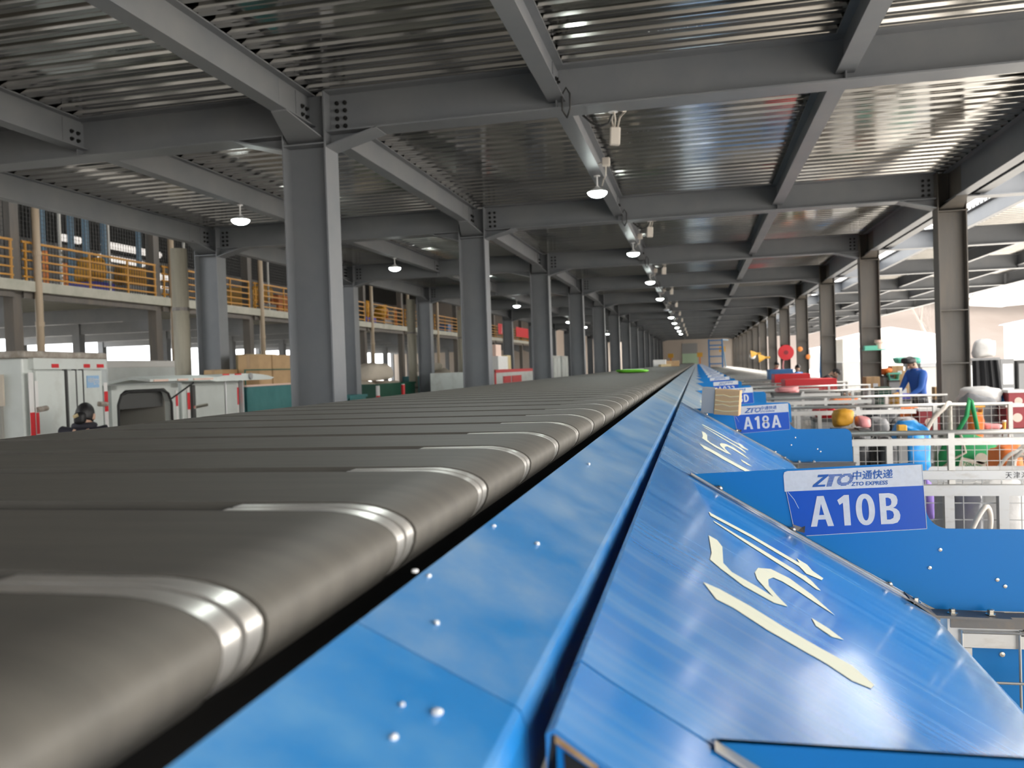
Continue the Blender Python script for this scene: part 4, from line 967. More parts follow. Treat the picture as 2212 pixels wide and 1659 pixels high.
m = MB(); m.box((.72,-.022,1.215),(3.06,.0,1.252)); m.build('stamped_rail', M['galv'], fA)
text('天津鸿泰', .030, M['stamp'], 'stamped_characters', fA, Matrix.Translation((1.245,-.0226,1.222)) @ Matrix.Rotation(PI/2,4,'X'), .0, .0002, sx_=.9, space=1.25)
fB = fence(FYS[1], 'galvanised pen fence, second behind the A10B plate')
for i, y in enumerate(FYS[2:]):
    c = dup(fB, loc=(0, y, 0)); c['label'] = ('galvanised pen fence carrying the green bag' if i == 0 else 'galvanised pen fence, %s one beyond the fence with the green bag' % nth(i))
# the nearest pen, just under the A10B plate
t = tag(bpy.data.objects.new('wire_fence', None), 'pen fence with thick stamped top bar and blue panel under the A10B plate', 'fence', 'wire pen fences between the chutes and the columns'); COL.objects.link(t); t.location = (0, 1.775, 0)
m = MB(); m.box((.462,0,1.178),(2.2,.05,1.236)); m.build('top_bar', M['galv'], t)
m = MB(); m.box((.462,0,0),(.505,.05,1.177)); m.build('post', M['galv'], t); m = MB(); m.box((2.157,0,0),(2.2,.05,1.177)); m.build('post', M['galv'], t)
text('天津鸿泰', .034, M['stamp'], 'stamped_characters', t, Matrix.Translation((.60,-.0006,1.232)) @ Matrix.Rotation(PI/2,4,'X') @ Matrix.Rotation(PI,4,'Z') @ Matrix.Translation((-.12,.004,0)), .0, .0002, sx_=.9, space=1.25)
m = MB()
for i in range(17): x = .486+i*.101; m.tube([(x,-.006,.1),(x,-.006,1.214)], .0026, 6)
for i in range(12): z = 1.211-i*.096; m.tube([(.486,-.0108,z),(2.1,-.0108,z)], .0026, 6)
m.build('wire_mesh', M['wire'], t)
m = MB(); m.box((.508,.052,.55),(2.15,.056,1.178)); m.build('blue_panel', M['blue_plate'], t)
for bx in (.574, .80):
    m = MB(); m.lathe([(0,0),(.006,0),(.005,.002),(0,.0025)], n=10); o = m.build('rivet', M['bolt_zinc'], t, loc=(bx,.052,1.150)); o.rotation_euler = FACE_Y
# ---------------------------------------------------------------- goods in the pens
KM = {'k':'sack_k','g':'sack_g','w':'sack_w','b':'bag_blue','o':'orange','r':'dkred','c':'carton','c2':'carton2','p':'pink','pu':'purple','a':'gold','m':'mint','i':'violet_box','bl':'blue_steel','R':'red','y':'yellow_cloth','dg':'dkgreen'}
BENCHES = [(4.25, 5.7, 0.68, 0.85, 3.0), (6.35, 7.7, 0.8, 0.85, 3.0), (8.15, 9.0, 0.62, 0.85, 3.0), (9.6, 11.45, 0.6, 0.85, 3.95), (12.0, 13.7, 0.95, 0.85, 3.0), (14.3, 16.2, 0.85, 0.85, 4.1), (16.7, 18.6, 0.8, 0.85, 3.56), (17.62, 18.6, 0.8, 3.57, 4.25), (19.1, 21.0, 1.15, 0.85, 3.0), (21.6, 23.4, 1.25, 0.85, 3.0)]
for i, (y0, y1, z, x0, x1) in enumerate(BENCHES):
    t = thing('sorting_bench', 'low steel sorting bench inside the pens, %s from the camera' % nth(i+1), 'bench', (0, 0, 0), 0, 'benches inside the pens')
    m = MB(); m.box((x0,y0,z-.04),(x1,y1,z)); m.build('bench_top', M['metal_cab'], t)
    for xx in (x0+.05, x1-.05):
        for yy in (y0+.05, y1-.05):
            m = MB(); m.box((xx-.025,yy-.025,0),(xx+.025,yy+.025,z-.04)); m.build('leg', M['bracket'], t)
GOODS = [('sack', 'plastic_sack', 'bright blue sack behind the green bag', 'b', 3.539, 11.175, 0.6, 0.229, 0.35, 0.667, 0), ('sack', 'plastic_sack', 'grey plastic sack next to the bright blue sack', 'g', 3.178, 10.78, 0.6, 0.33, 0.36, 0.64, 0), ('sack', 'woven_sack', 'white sack lying over the grey sack', 'w', 3.301, 11.2, 1.1334, 0.392, 0.42, 0.165, 0.6), ('box', 'gift_box', 'dark red gift box with pale lid at the right edge', 'r', 3.444, 10.45, 0.8969, 0.223, 0.3, 0.236, 0.6), ('box', 'gift_box', 'brown red carton above the lidded dark red box', 'r', 3.659, 11.05, 1.0697, 0.216, 0.3, 0.195, 0.6), ('basket', 'plastic_basket', 'amber basket above the green bag handles', 'a', 2.931, 9.975, 1.091, 0.109, 0.15, 0.1, 0.6), ('sack', 'cloth_bundle', 'orange bundle just right of the green bag handles', 'o', 2.886, 9.85, 0.8116, 0.125, 0.2, 0.275, 0.6), ('sack', 'cloth_bundle', 'pink bundle right of the orange bundle', 'p', 3.071, 10.025, 0.9143, 0.198, 0.25, 0.069, 0.6), ('cup', 'paper_cup', 'paper cup with white lid behind the fence', 'a', 3.156, 9.825, 0.9257, 0.04, 0.05, 0.098, 0.6), ('sack', 'cloth_bundle', 'orange red heap under the white hose coil', 'o', 2.739, 8.5, 0.62, 0.21, 0.4, 0.286, 0), ('sack', 'plastic_bag', 'orange bag in the pen left of the white post', 'o', 2.481, 11.175, 0.9385, 0.271, 0.35, 0.202, 0.6), ('sack', 'plastic_sack', 'black sack leaning left of the orange bag', 'k', 2.202, 10.85, 0.8191, 0.405, 0.5, 0.337, 0.6), ('sack', 'plastic_sack', 'grey sack under the orange bag', 'g', 2.39, 10.6, 0.7639, 0.295, 0.4, 0.234, 0.6), ('box', 'gift_box', 'dark red gift box left of the nearest right column', 'r', 2.668, 10.95, 0.8114, 0.233, 0.3, 0.264, 0.6), ('basket', 'plastic_basket', 'mint green tub among the pens', 'm', 2.288, 11.2, 1.0264, 0.127, 0.2, 0.068, 0.6), ('box', 'parcel', 'small amber and white packet on the second fence', 'a', 1.405, 6.43, 1.2032, 0.061, 0.06, 0.052, 0.8), ('sack', 'plastic_sack', 'black sack low behind the A18A plate', 'k', 1.239, 7.075, 0.8, 0.18, 0.35, 0.308, 0), ('sack', 'plastic_sack', 'second black sack right of the one behind the A18A plate', 'k', 1.428, 7.075, 0.8, 0.185, 0.35, 0.326, 0), ('sack', 'plastic_sack', 'blue sack low between the pen posts', 'b', 1.696, 7.375, 0.8, 0.204, 0.35, 0.377, 0), ('sack', 'cloth_bundle', 'violet cloth bundle right beside the A10B plate', 'pu', 1.143, 4.775, 0.8882, 0.053, 0.15, 0.192, 0.68), ('sack', 'plastic_sack', 'grey sack low right of the A10B plate', 'g', 1.421, 5.05, 0.68, 0.144, 0.3, 0.342, 0), ('sack', 'woven_sack', 'white woven sack at the right edge below the stamped rail', 'w', 1.686, 5.375, 0.68, 0.198, 0.35, 0.328, 0), ('sack', 'plastic_sack', 'yellow net sack in the pen behind the A18A sign', 'y', 1.385, 8.7, 1.0492, 0.215, 0.4, 0.194, 0.62), ('sack', 'cloth_bundle', 'pink red bundle left of the tall post', 'p', 1.533, 8.625, 1.0599, 0.107, 0.25, 0.114, 0.62), ('box', 'parcel', 'long red covered stack across the far pens', 'R', 2.084, 17.15, 1.142, 0.93, 0.8, 0.21, 0.8), ('box', 'parcel', 'red covered stack behind the long red one', 'R', 2.012, 19.6, 1.15, 0.749, 0.8, 0.266, 0), ('box', 'parcel', 'long flat blue stack beyond the red stacks', 'bl', 2.027, 22.2, 1.25, 0.57, 0.8, 0.243, 0), ('box', 'cardboard_box', 'kraft carton with waybill before the second right column', 'c', 3.345, 17.8, 1.1072, 0.254, 0.4, 0.235, 0.8), ('sack', 'cloth_bundle', 'orange heap in the pen before the kraft carton', 'o', 2.304, 14.65, 0.982, 0.436, 0.5, 0.119, 0.85), ('sack', 'cloth_bundle', 'pink orange heap under the red stack', 'p', 1.27, 13.15, 1.2501, 0.388, 0.5, 0.095, 0.95), ('box', 'cardboard_box', 'tall brown carton left of the man in blue', 'c', 3.923, 18.1, 0.8, 0.272, 0.4, 0.639, 0), ('box', 'cardboard_box', 'kraft carton on top of the tall brown one', 'c', 3.862, 18.075, 1.3584, 0.221, 0.35, 0.183, 0.8), ('box', 'bottle_crate', 'dark green crate stack right of the second right column', 'dg', 3.438, 17.2, 0.8, 0.228, 0.4, 0.358, 0), ('basket', 'plastic_basket', 'mint basket before the tall brown carton', 'm', 3.746, 17.8, 1.2664, 0.202, 0.3, 0.144, 0.8), ('sack', 'cloth_bundle', 'orange bundle above the mint basket', 'o', 3.67, 17.95, 1.3567, 0.187, 0.3, 0.128, 0.8), ('sack', 'cloth_bundle', 'mint green cloth behind the man in blue', 'm', 4.706, 20.95, 1.545, 0.491, 0.4, 0.148, 0), ('box', 'parcel', 'indigo box held near the man in blue', 'i', 3.406, 15.3, 1.0098, 0.13, 0.2, 0.093, 0.85), ('sack', 'cloth_bundle', 'pale yellow bundle left of the indigo box', 'y', 3.352, 15.77, 0.85, 0.164, 0.3, 0.239, 0), ('sack', 'plastic_sack', 'black sack right of the man in blue', 'k', 3.767, 15.75, 0.85, 0.191, 0.3, 0.181, 0), ('box', 'cardboard_box', 'narrow kraft carton left of the nearest right column', 'c', 3.803, 15.0, 0.9979, 0.063, 0.2, 0.211, 0.85), ('sack', 'cloth_bundle', 'red heap in the pen before the mint tub', 'R', 1.321, 9.8, 1.0928, 0.189, 0.4, 0.11, 0.6), ('sack', 'plastic_sack', 'grey sack behind the white posts near the A18A plate', 'g', 1.941, 9.95, 0.8606, 0.141, 0.3, 0.202, 0.6), ('sack', 'plastic_sack', 'black sack in the pen at the right edge', 'k', 2.949, 8.85, 0.62, 0.071, 0.2, 0.143, 0), ('sack', 'plastic_sack', 'grey sack in the lowest visible pen row', 'g', 1.346, 5.15, 0.68, 0.084, 0.3, 0.312, 0)]
for i, (kind, name, label, mk, x, y, z, w_, d_, h_, sup) in enumerate(GOODS):
    mm = M[KM[mk]]
    if sup:
        s_ = thing('storage_crate', 'dark crate holding up the %s' % ' '.join(label.split()[:9]), 'crate', (x, y, sup))
        m = MB(); e = .94; m.box((-w_*e/2,-d_*e/2,.0),(w_*e/2,d_*e/2,z-sup-.001)); m.build('crate_body', M['metal_cab'], s_)
        m = MB(); m.box((-w_*.5,-d_*.5,z-sup-.04),(w_*.5,d_*.5,z-sup-.0015)); m.build('rim', M['dark_gap'], s_)
    if kind == 'sack':
        m = MB(); m.blob((0,0,h_/2),(w_,d_,h_),100+i,.27); o = m.build(name, mm, loc=(x,y,z), smooth=True); tag(o, label, 'sack' if 'sack' in name else 'bag')
    elif kind == 'box':
        t = thing(name, label, 'box', (x,y,z)); m = MB(); m.box((-w_/2,-d_/2,0),(w_/2,d_/2,h_)); m.build('carton', mm, t, bevel=.008)
        if mk == 'r':
            m = MB(); m.box((-w_/2-.004,-d_/2-.004,h_),(w_/2+.004,d_/2+.004,h_+.03)); m.build('lid', M['sack_w'], t); m = MB(); er = min(h_,w_)*.22; m.lathe([(0,0),(er,0),(er,.003),(0,.003)],n=20); o = m.build('emblem', M['peach'], t, loc=(0,-d_/2-.001,h_*.5)); o.rotation_euler = FACE_Y
        elif mk in ('c','c2'):
            m = MB(); m.box((-w_*.1,-d_/2-.002,0),(w_*.1,-d_/2-.0005,h_)); m.build('tape', M['tape'], t)
            m = MB(); m.box((w_*.0,-d_/2-.003,h_*.1),(w_*.35,-d_/2-.0022,h_*.45)); m.build('waybill', M['sign_white'], t)
    elif kind == 'basket':
        m = MB(); m.prism([(-w_*.38,0),(w_*.38,0),(w_/2,h_),(w_*.46,h_),(w_*.35,.015),(-w_*.35,.015),(-w_*.46,h_),(-w_/2,h_)],'y',-d_/2,d_/2); t = thing(name, label, 'basket', (x,y,z)); m.build('tub', mm, t)
        m = MB(); m.box((-w_/2-.01,-d_/2-.01,h_-.03),(w_/2+.01,-d_/2+.01,h_)); m.box((-w_/2-.01,d_/2-.01,h_-.03),(w_/2+.01,d_/2+.01,h_)); m.build('rim', mm, t)
    elif kind == 'cup':
        t = thing(name, label, 'cup', (x,y,z)); m = MB(); m.lathe([(0,0),(w_*.35,0),(w_*.48,h_*.85),(0,h_*.86)],n=16); m.build('cup_wall', M['gold'], t, smooth=False); m = MB(); m.lathe([(0,h_*.86),(w_*.52,h_*.86),(w_*.5,h_),(0,h_)],n=16); m.build('lid', M['sign_white'], t)
# green shopping bag hanging on its fence
gy = 9.24
t = tag(bpy.data.objects.new('shopping_bag', None), 'large green shopping bag with white lettering hanging on the pen fence', 'bag'); COL.objects.link(t); t.location = (2.66, gy, .40)
m = MB()
out = [(-.33,.02),(-.20,-.02),(.10,-.02),(.38,.0),(.42,.10),(.40,.24),(.26,.42),(.10,.52),(-.04,.56),(-.10,.60),(-.20,.58),(-.30,.42),(-.36,.22)]
bm_ = m.bm; fr = [bm_.verts.new((a, -.06, b)) for a, b in out]; bk = [bm_.verts.new((a*.97, .05, b)) for a, b in out]; mid = bm_.verts.new((.03,-.14,.22)); midb = bm_.verts.new((.02,.07,.22))
n_ = len(out)
for i in range(n_):
    bm_.faces.new((fr[i],fr[(i+1)%n_],mid)); bm_.faces.new((bk[(i+1)%n_],bk[i],midb)); bm_.faces.new((fr[(i+1)%n_],fr[i],bk[i],bk[(i+1)%n_]))
o = m.build('bag_body', M['bag_green'], t, smooth=True); sd = o.modifiers.new('soft','SUBSURF'); sd.levels = 2; sd.render_levels = 2
m = MB(); m.tube([(-.14,-.07,.56),(-.04,-.03,.72),(.0,.02,.86),(.01,.08,.88),(.02,.02,.86),(.03,-.03,.74),(.05,-.07,.54)],[.022]*7,8); m.build('handle', M['bag_green'], t, smooth=True)
m = MB(); m.tube([(-.34,-.07,.16),(-.18,-.10,.30),(-.08,-.11,.36),(-.10,-.09,.48),(-.12,-.07,.56)],.012,8); m.build('edge_tape', M['sack'], t, smooth=True)
R_ = Matrix.Translation((-.135,-.158,.245)) @ Matrix.Rotation(math.radians(15),4,'Y') @ Matrix.Rotation(PI/2,4,'X')
m = MB(); m.box((-.02,-.035,0),(.33,.075,.002)); o = m.build('white_label', M['sack'], t); o.matrix_local = R_; m = MB(); m.lathe([(0,0),(.055,0),(.055,.002),(0,.002)],n=20); e_ = m.build('round_badge', M['sack'], t); e_.matrix_local = R_ @ Matrix.Translation((.16,.105,0))
text('TSINGTAO', .062, M['bag_green'], 'label_letters', t, R_ @ Matrix.Translation((.0,-.005,.0026)), .001, .0004, sx_=.86); text('青岛啤酒', .060, M['sack'], 'characters', t, R_ @ Matrix.Translation((.03,-.115,.0)), .0, .0004)
# white hose thrown over the fences
def hose(pts, r_, mm, lab, name='hose', cat='hose'):
    m = MB(); P = []
    pts = [Vector(p) for p in pts]
    for i in range(len(pts)-1):
        a, b, c, d_ = pts[max(i-1,0)], pts[i], pts[i+1], pts[min(i+2,len(pts)-1)]
        for q in range(6):
            s = q/6; P.append(.5*((2*b)+(c-a)*s+(2*a-5*b+4*c-d_)*s*s+(3*b-a-3*c+d_)*s**3))
    P.append(pts[-1]); m.tube(P, r_, 8); o = m.build(name, mm, smooth=True); return tag(o, lab, cat)
hose([(2.28,9.30,.0),(2.26,9.29,.55),(2.24,9.29,.86),(2.31,9.29,1.06),(2.44,9.30,1.20),(2.50,9.36,1.24),(2.52,9.42,1.1),(2.52,9.44,.0)], .022, M['cable_white'], 'white bent hose arching over the fence left of the green bag')
hose([(2.62+.16*math.cos(a*1.05)+.06*math.cos(a*.33)+.1, 7.95+.05*math.sin(a*2.3), .70+.20*math.sin(a*1.05)+.05*math.sin(a*.4)) for a in range(26)] + [(2.82,7.95,.3),(2.82,7.95,.0)], .016, M['cable_white'], 'tangled white hose coil beside the green bag')
hose([(.86,3.55,.0),(.90,3.50,.6),(.98,3.5,1.0),(1.06,3.52,1.16),(1.08,3.56,1.05),(.98,3.6,.85),(.90,3.62,.5),(.9,3.62,0)], .010, M['cable_white'], 'thin white cable looped behind the A10B plate', 'cable', 'cable')
# things on the right hand columns
def on_col(name, lab, cat, loc): return thing(name, lab, cat, loc)
t = on_col('wall_shelf', 'green shelf with a small pot fixed on the second right column', 'shelf', (3.665, YK(3)-.145, 1.87))
m = MB(); m.box((-.20,-.28,0),(.22,0,.02)); m.build('board', M['mint'], t); m = MB(); m.box((-.19,-.27,.02),(.06,-.06,.10)); m.build('tray', M['mint'], t); m = MB(); m.lathe([(0,.02),(.05,.02),(.07,.14),(.10,.16),(.09,.22),(0,.22)],c=(.12,-.14,0),n=14); m.build('pot', M['peach'], t)
t = on_col('hose_reel', 'red round hose reel hung on a right hand column', 'hose reel', (3.66, YK(6)-.20, 2.02))
m = MB(); m.tube([(0,-.16,0),(0,.04,0)], .32, 24); m.build('coil', M['red'], t); m = MB(); m.tube([(0,-.18,0),(0,-.15,0)], .09, 14); m.build('hub', M['dkred'], t); m = MB(); m.tube([(-.1,-.05,-.3),(-.14,-.06,-.6),(-.08,-.05,-.85)],.03,8); m.build('hose_end', M['pink'], t)
for i, (x, z) in enumerate(((3.56,2.08),(3.83,1.80))):
    m = MB(); m.lathe([(0,0),(.09,0),(.09,.03),(.04,.05),(0,.05)],n=16); o = m.build('round_marker', M['orange2'], loc=(x,YK(5)-.16,z)); o.rotation_euler = FACE_Y; tag(o, ('orange round marker on the fourth right column, upper left one','orange round marker on the fourth right column, lower right one')[i], 'marker', 'orange markers on the column')
for i, (k, x, z) in enumerate(((8, 3.15, 2.1),(7, 3.15, 1.85))):
    t = on_col('megaphone', ('yellow horn loudspeaker on a far right column','yellow horn loudspeaker on the column beyond the red hose reel')[i], 'loudspeaker', (x, YK(k)-.30, z))
    m = MB(); m.tube([(.35,0,0),(.12,0,0),(-.02,0,0),(-.2,0,-.02)],[.05,.06,.14,.22],14); m.build('horn', M['gold'], t); m = MB(); m.box((.2,.02,-.04),(.33,.10,.04)); m.build('bracket', M['bracket'], t)
m = MB(); m.lathe([(0,0),(.16,.02),(.2,.1),(.16,.22),(.05,.26),(0,.26)],n=14); t = on_col('wall_fan', 'white round fan on a far right column', 'fan', (3.4, YK(9)-.35, 2.0)); o = m.build('guard', M['lamp_white'], t); o.rotation_euler = FACE_Y
m = MB(); m.box((.1,-.05,-.06),(.2,.2,.06)); m.build('bracket', M['bracket'], t)
# tall blue gate frame far down the aisle
t = thing('gate_frame', 'tall blue steel ladder frame far down the aisle', 'frame', (.96, 70.6, 0))
for x in (0, 1.05):
    m = MB(); m.box((x-.06,-.06,0),(x+.06,.06,3.55)); m.build('post', M['blue_steel'], t)
for z in (.55, 1.15, 1.55, 2.15, 2.75, 3.05, 3.45):
    m = MB(); m.box((.06,-.05,z-.05),(.99,.05,z+.05)); m.build('rung', M['blue_steel'], t)
m = MB(); m.bar((1.05,0,3.4),(1.5,2.5,0.0),.10); m.bar((1.05,0,3.5),(1.6,2.5,3.5),.10); m.build('brace', M['sky_steel'], t)
for i, x in enumerate((2.05, -2.4, .25)):
    t = thing('yellow_stand', ('yellow post stand to the right of the blue ladder frame','yellow rail stand before the end wall, left one','yellow rail stand before the end wall, right one')[i], 'stand', (x, 72 if i == 0 else 80, 0))
    m = MB(); m.box((-.06,-.06,0),(.06,.06,2.9 if i == 0 else 2.6)); m.build('post', M['orange2'], t); m = MB(); m.box((-.25,-.2,2.5 if i == 0 else 2.2),(.25,.2,2.95 if i == 0 else 2.6)); m.build('head', M['gold'], t)
# ---------------------------------------------------------------- yard on the right
t = thing('box_truck', 'white truck body between the third and fourth right columns', 'truck', (5.0, 31.6, 0)); m = MB(); m.box((0,0,.5),(.95,4,1.56)); m.build('cargo_box', M['roof_white'], t, bevel=.03); m = MB(); m.tube([(.02,.8,.35),(.2,.8,.35)],.35,14); m.build('wheel', M['dark_rubber'], t); m = MB(); m.tube([(.75,3,.35),(.93,3,.35)],.35,14); m.build('wheel', M['dark_rubber'], t); m = MB(); m.box((.1,.1,.3),(.85,3.9,.5)); m.build('chassis', M['dark_gap'], t)
t = thing('white_container', 'white box container behind the man in blue', 'container', (4.95, 20.6, 0)); m = MB(); m.box((0,0,.02),(1.0,1.6,1.46)); m.build('body', M['roof_white'], t, bevel=.02); m = MB(); m.box((-.03,-.03,1.46),(1.03,1.63,1.54)); m.build('lid', M['sign_white'], t); m = MB(); m.box((.05,.05,0),(.95,1.55,.02)); m.build('foot', M['dark_gap'], t)
t = thing('clothes_rack', 'black curtain draped on a rack right of the nearest right column', 'curtain', (4.36, 15.0, 0))
m = MB(); prof = [(.0+i*.03, .03*math.sin(i*1.9)) for i in range(14)]
for i in range(13):
    (x0, y0), (x1, y1) = prof[i], prof[i+1]; sl = .12
    m.face([(x0,y0,1.62),(x1,y1,1.62),(x1*1.35+.0,y1,.15),(x0*1.35,y0,.15)])
m.build('curtain', M['curtain'], t, recalc=False); m = MB(); m.box((-.03,.03,0),(.0,.06,1.64)); m.box((.40,.05,0),(.43,.08,1.64)); m.box((-.03,.03,1.62),(.43,.08,1.66)); m.build('rack', M['metal_cab'], t)
m = MB(); m.blob((0,0,.15),(.34,.3,.32),201,.16); o = m.build('silver_sack', M['sack_w'], loc=(4.55,15.06,1.66), smooth=True); tag(o, 'silvery white bag on top of the black curtain rack', 'bag')
t = thing('metal_cabinet', 'grey metal cabinet with two glass panes by the black curtain', 'cabinet', (4.80, 15.05, 0)); m = MB(); m.box((0,0,.02),(.20,.5,1.63)); m.build('body', M['metal_cab'], t)
for z0, z1 in ((1.22,1.55),(.92,1.16)):
    m = MB(); m.box((.03,-.006,z0),(.18,-.001,z1)); m.build('pane', M['silver'], t)
m = MB(); m.box((.02,.02,0),(.18,.48,.02)); m.build('foot', M['dark_gap'], t)
t = thing('metal_locker', 'dark grey locker at the right edge behind the pens', 'locker', (5.06, 15.1, 0)); m = MB(); m.box((0,0,.03),(.75,.5,1.60)); m.build('body', M['dark_gap'], t, bevel=.01); m = MB(); m.box((.02,-.01,.08),(.36,-.001,1.55)); m.build('door', M['metal_cab'], t); m = MB(); m.box((.39,-.01,.08),(.73,-.001,1.55)); m.build('door', M['metal_cab'], t); m = MB(); m.box((.02,.02,0),(.73,.48,.03)); m.build('foot', M['dark_gap'], t)
t = thing('rolled_tarp', 'tall roll of bright blue sheeting between two far right columns', 'tarpaulin', (5.25, 37.0, 0)); m = MB(); m.tube([(0,0,.0),(-.02,0,1.2),(.02,.0,2.2),(.06,0,3.0)],[.26,.28,.27,.2],14); m.build('roll', M['bag_blue'], t, smooth=True)
# far side of the yard: sheds, hill and bare trees
def shed(x, y, w_, d_, h_, rh, lab, mm='roof_white', rm='roof_blue', win=4):
    t = thing('shed', lab, 'building', (x,y,0)); m = MB(); m.box((0,0,0),(w_,d_,h_)); m.build('walls', M[mm], t)
    m = MB(); m.prism([(-.4,h_),(w_/2,h_+rh),(w_+.4,h_)],'y',-.4,d_+.4); m.build('roof', M[rm], t)
    for i in range(win):
        xx = w_*(i+.5)/win; m = MB(); m.box((xx-w_/win*.25,-.05,h_*.45),(xx+w_/win*.25,-.005,h_*.75)); m.build('window', M['window_far'], t)
    return t
shed(14, 104, 15, 8, 2.9, 1.3, 'low white shed with pale roof seen right of the second right column', 'roof_white', 'sack_w', 5)
shed(31, 84, 20, 12, 4.5, 2.0, 'white shed with pale blue roof right of the nearest right column', 'roof_white', 'roof_blue', 6)
shed(22, 58, 9, 5, 2.3, .5, 'pale yellow low hut in front of the blue roofed shed', 'carton2', 'roof_white', 3)
shed(11.5, 72, 7, 8, 3.2, .8, 'small white shed far between the right columns', 'roof_white', 'sack_w', 3)
t = thing('apartment_block', 'pale apartment block high on the hillside at the right edge', 'building', (44, 168, 12)); m = MB(); m.box((0,0,-6),(42,12,14)); m.build('walls', M['roof_white'], t)
for r_ in range(4):
    for c_ in range(9):
        m = MB(); m.box((2+c_*4.4,-.1,r_*3.2+.6),(4+c_*4.4,-.01,r_*3.2+2.2)); m.build('window', M['window_far'], t)
m = MB(); nx_, ny_ = 30, 10; gv = {}
for i in range(nx_+1):
    for j in range(ny_+1):
        x = -10 + i*8; y = 112 + j*11
        h_ = -1 + 27*(1-math.cos(PI*min(1, j/ny_*1.1)))/2*(.55+.45*min(1,max(0,(i-2)/14)))+1.6*math.sin(i*.9+j*.7)+1.0*math.sin(i*.37-j*1.3)
        gv[i,j] = m.bm.verts.new((x, y, h_ if j else -1.5))
for i in range(nx_):
    for j in range(ny_): m.bm.faces.new((gv[i,j],gv[i+1,j],gv[i+1,j+1],gv[i,j+1]))
o = struct(m.build('hill', M['hill'], smooth=True))
def tree(x, y, z, h_, seed, lab):
    rng = random.Random(seed); t = thing('bare_tree', lab, 'tree', (x,y,z)); m = MB()
    def br(p, d_, L_, r_, lv, mm_):
        q = p + d_*L_; mid = p + d_*L_*.5 + Vector((rng.uniform(-1,1),rng.uniform(-1,1),0))*L_*.04
        mm_.tube([p, mid, q], [r_, r_*.82, r_*.62], 5 if lv > 1 else 7)
        if lv < 5:
            for k in range(3 if lv < 2 else 2):
                a = Vector((rng.uniform(-1,1),rng.uniform(-1,1),rng.uniform(.1,.9)))
                br(q if k else p + d_*L_*.8, (d_*1.15 + a*.62).normalized(), L_*rng.uniform(.62,.8), r_*.58, lv+1, mm_)
    br(Vector((0,0,-.3)), Vector((0,0,1)), h_*.16, h_*.022, 3, m) if False else None
    m.tube([(0,0,-.5),(0,0,h_*.12)], [h_*.03, h_*.026], 8); m.build('trunk', M['bark'], t)
    m = MB()
    for a in (-.42, .38): br(Vector((0,0,h_*.11)), Vector((a, .1*a, 1)).normalized(), h_*.30, h_*.018, 1, m)
    m.build('branches', M['bark'], t); return t
tree(20.5, 80, 0, 11.5, 5, 'bare forked tree seen between the two nearest right columns'); tree(41, 100, 1, 12, 9, 'bare tree on the slope at the right edge'); tree(47.5, 104, 1, 12, 12, 'bare tree at the far right edge above the blue roof'); tree(31, 118, 0, 9, 15, 'bare tree standing behind the low white shed')
# ---------------------------------------------------------------- lamps under the long beams
def lamp(t, lit=True, top=ZS):
    # local origin at the beam underside
    m = MB(); m.tube([(0,0,0),(0,0,-.145)],.010,8); m.lathe([(0,-.001),(.04,-.001),(.04,-.012),(0,-.012)],n=14); m.build('stem', M['lamp_white'], t)
    m = MB(); m.lathe([(.022,-.13),(.03,-.145),(.055,-.16),(.118,-.196),(.122,-.206),(.0,-.206)],n=24); m.build('housing', M['lamp_white'], t, smooth=False)
    m = MB(); m.lathe([(.0,-.2065),(.121,-.2065),(.113,-.228),(.085,-.252),(.045,-.266),(.0,-.269)],n=24); o = m.build('diffuser', M['lamp_glow'] if lit else M['lamp_off'], t, smooth=True)
def glow(x, y, z, e):
    L = bpy.data.lights.new('lamp_light', 'SPOT'); L.energy = e; L.color = (.93,1.0,.96); L.shadow_soft_size = .11; L.spot_size = math.radians(165); L.spot_blend = .6
    o = bpy.data.objects.new('lamp_light', L); COL.objects.link(o); o.location = (x,y,z); return o
Lp = None
for n, k in enumerate(range(0, 11)):
    y = YK(k)+3.0; lit = k != 5
    t = thing('pendant_lamp', ('small dome lamp under the ceiling beam above the apron, %s one ahead' % nth(n)) if lit else 'unlit dome lamp under the ceiling beam above the apron, %s one ahead' % nth(n), 'lamp', (XS1, y, ZS), 0, 'dome lamps above the apron')
    if n == 0: t['label'] = 'dome lamp overhead under the ceiling beam above the apron'
    lamp(t, lit)
    if lit and k <= 8: glow(XS1, y, ZS-.29, 55)
for n, k in enumerate(range(1, 11), 1):
    y = YK(k)+3.0
    t = thing('pendant_lamp', 'dome lamp under the ceiling beam on the tricycle side, %s one ahead' % nth(n), 'lamp', (XS0, y, ZS), 0, 'dome lamps on the tricycle side'); lamp(t, True)
    if k <= 6: glow(XS0, y, ZS-.29, 55)
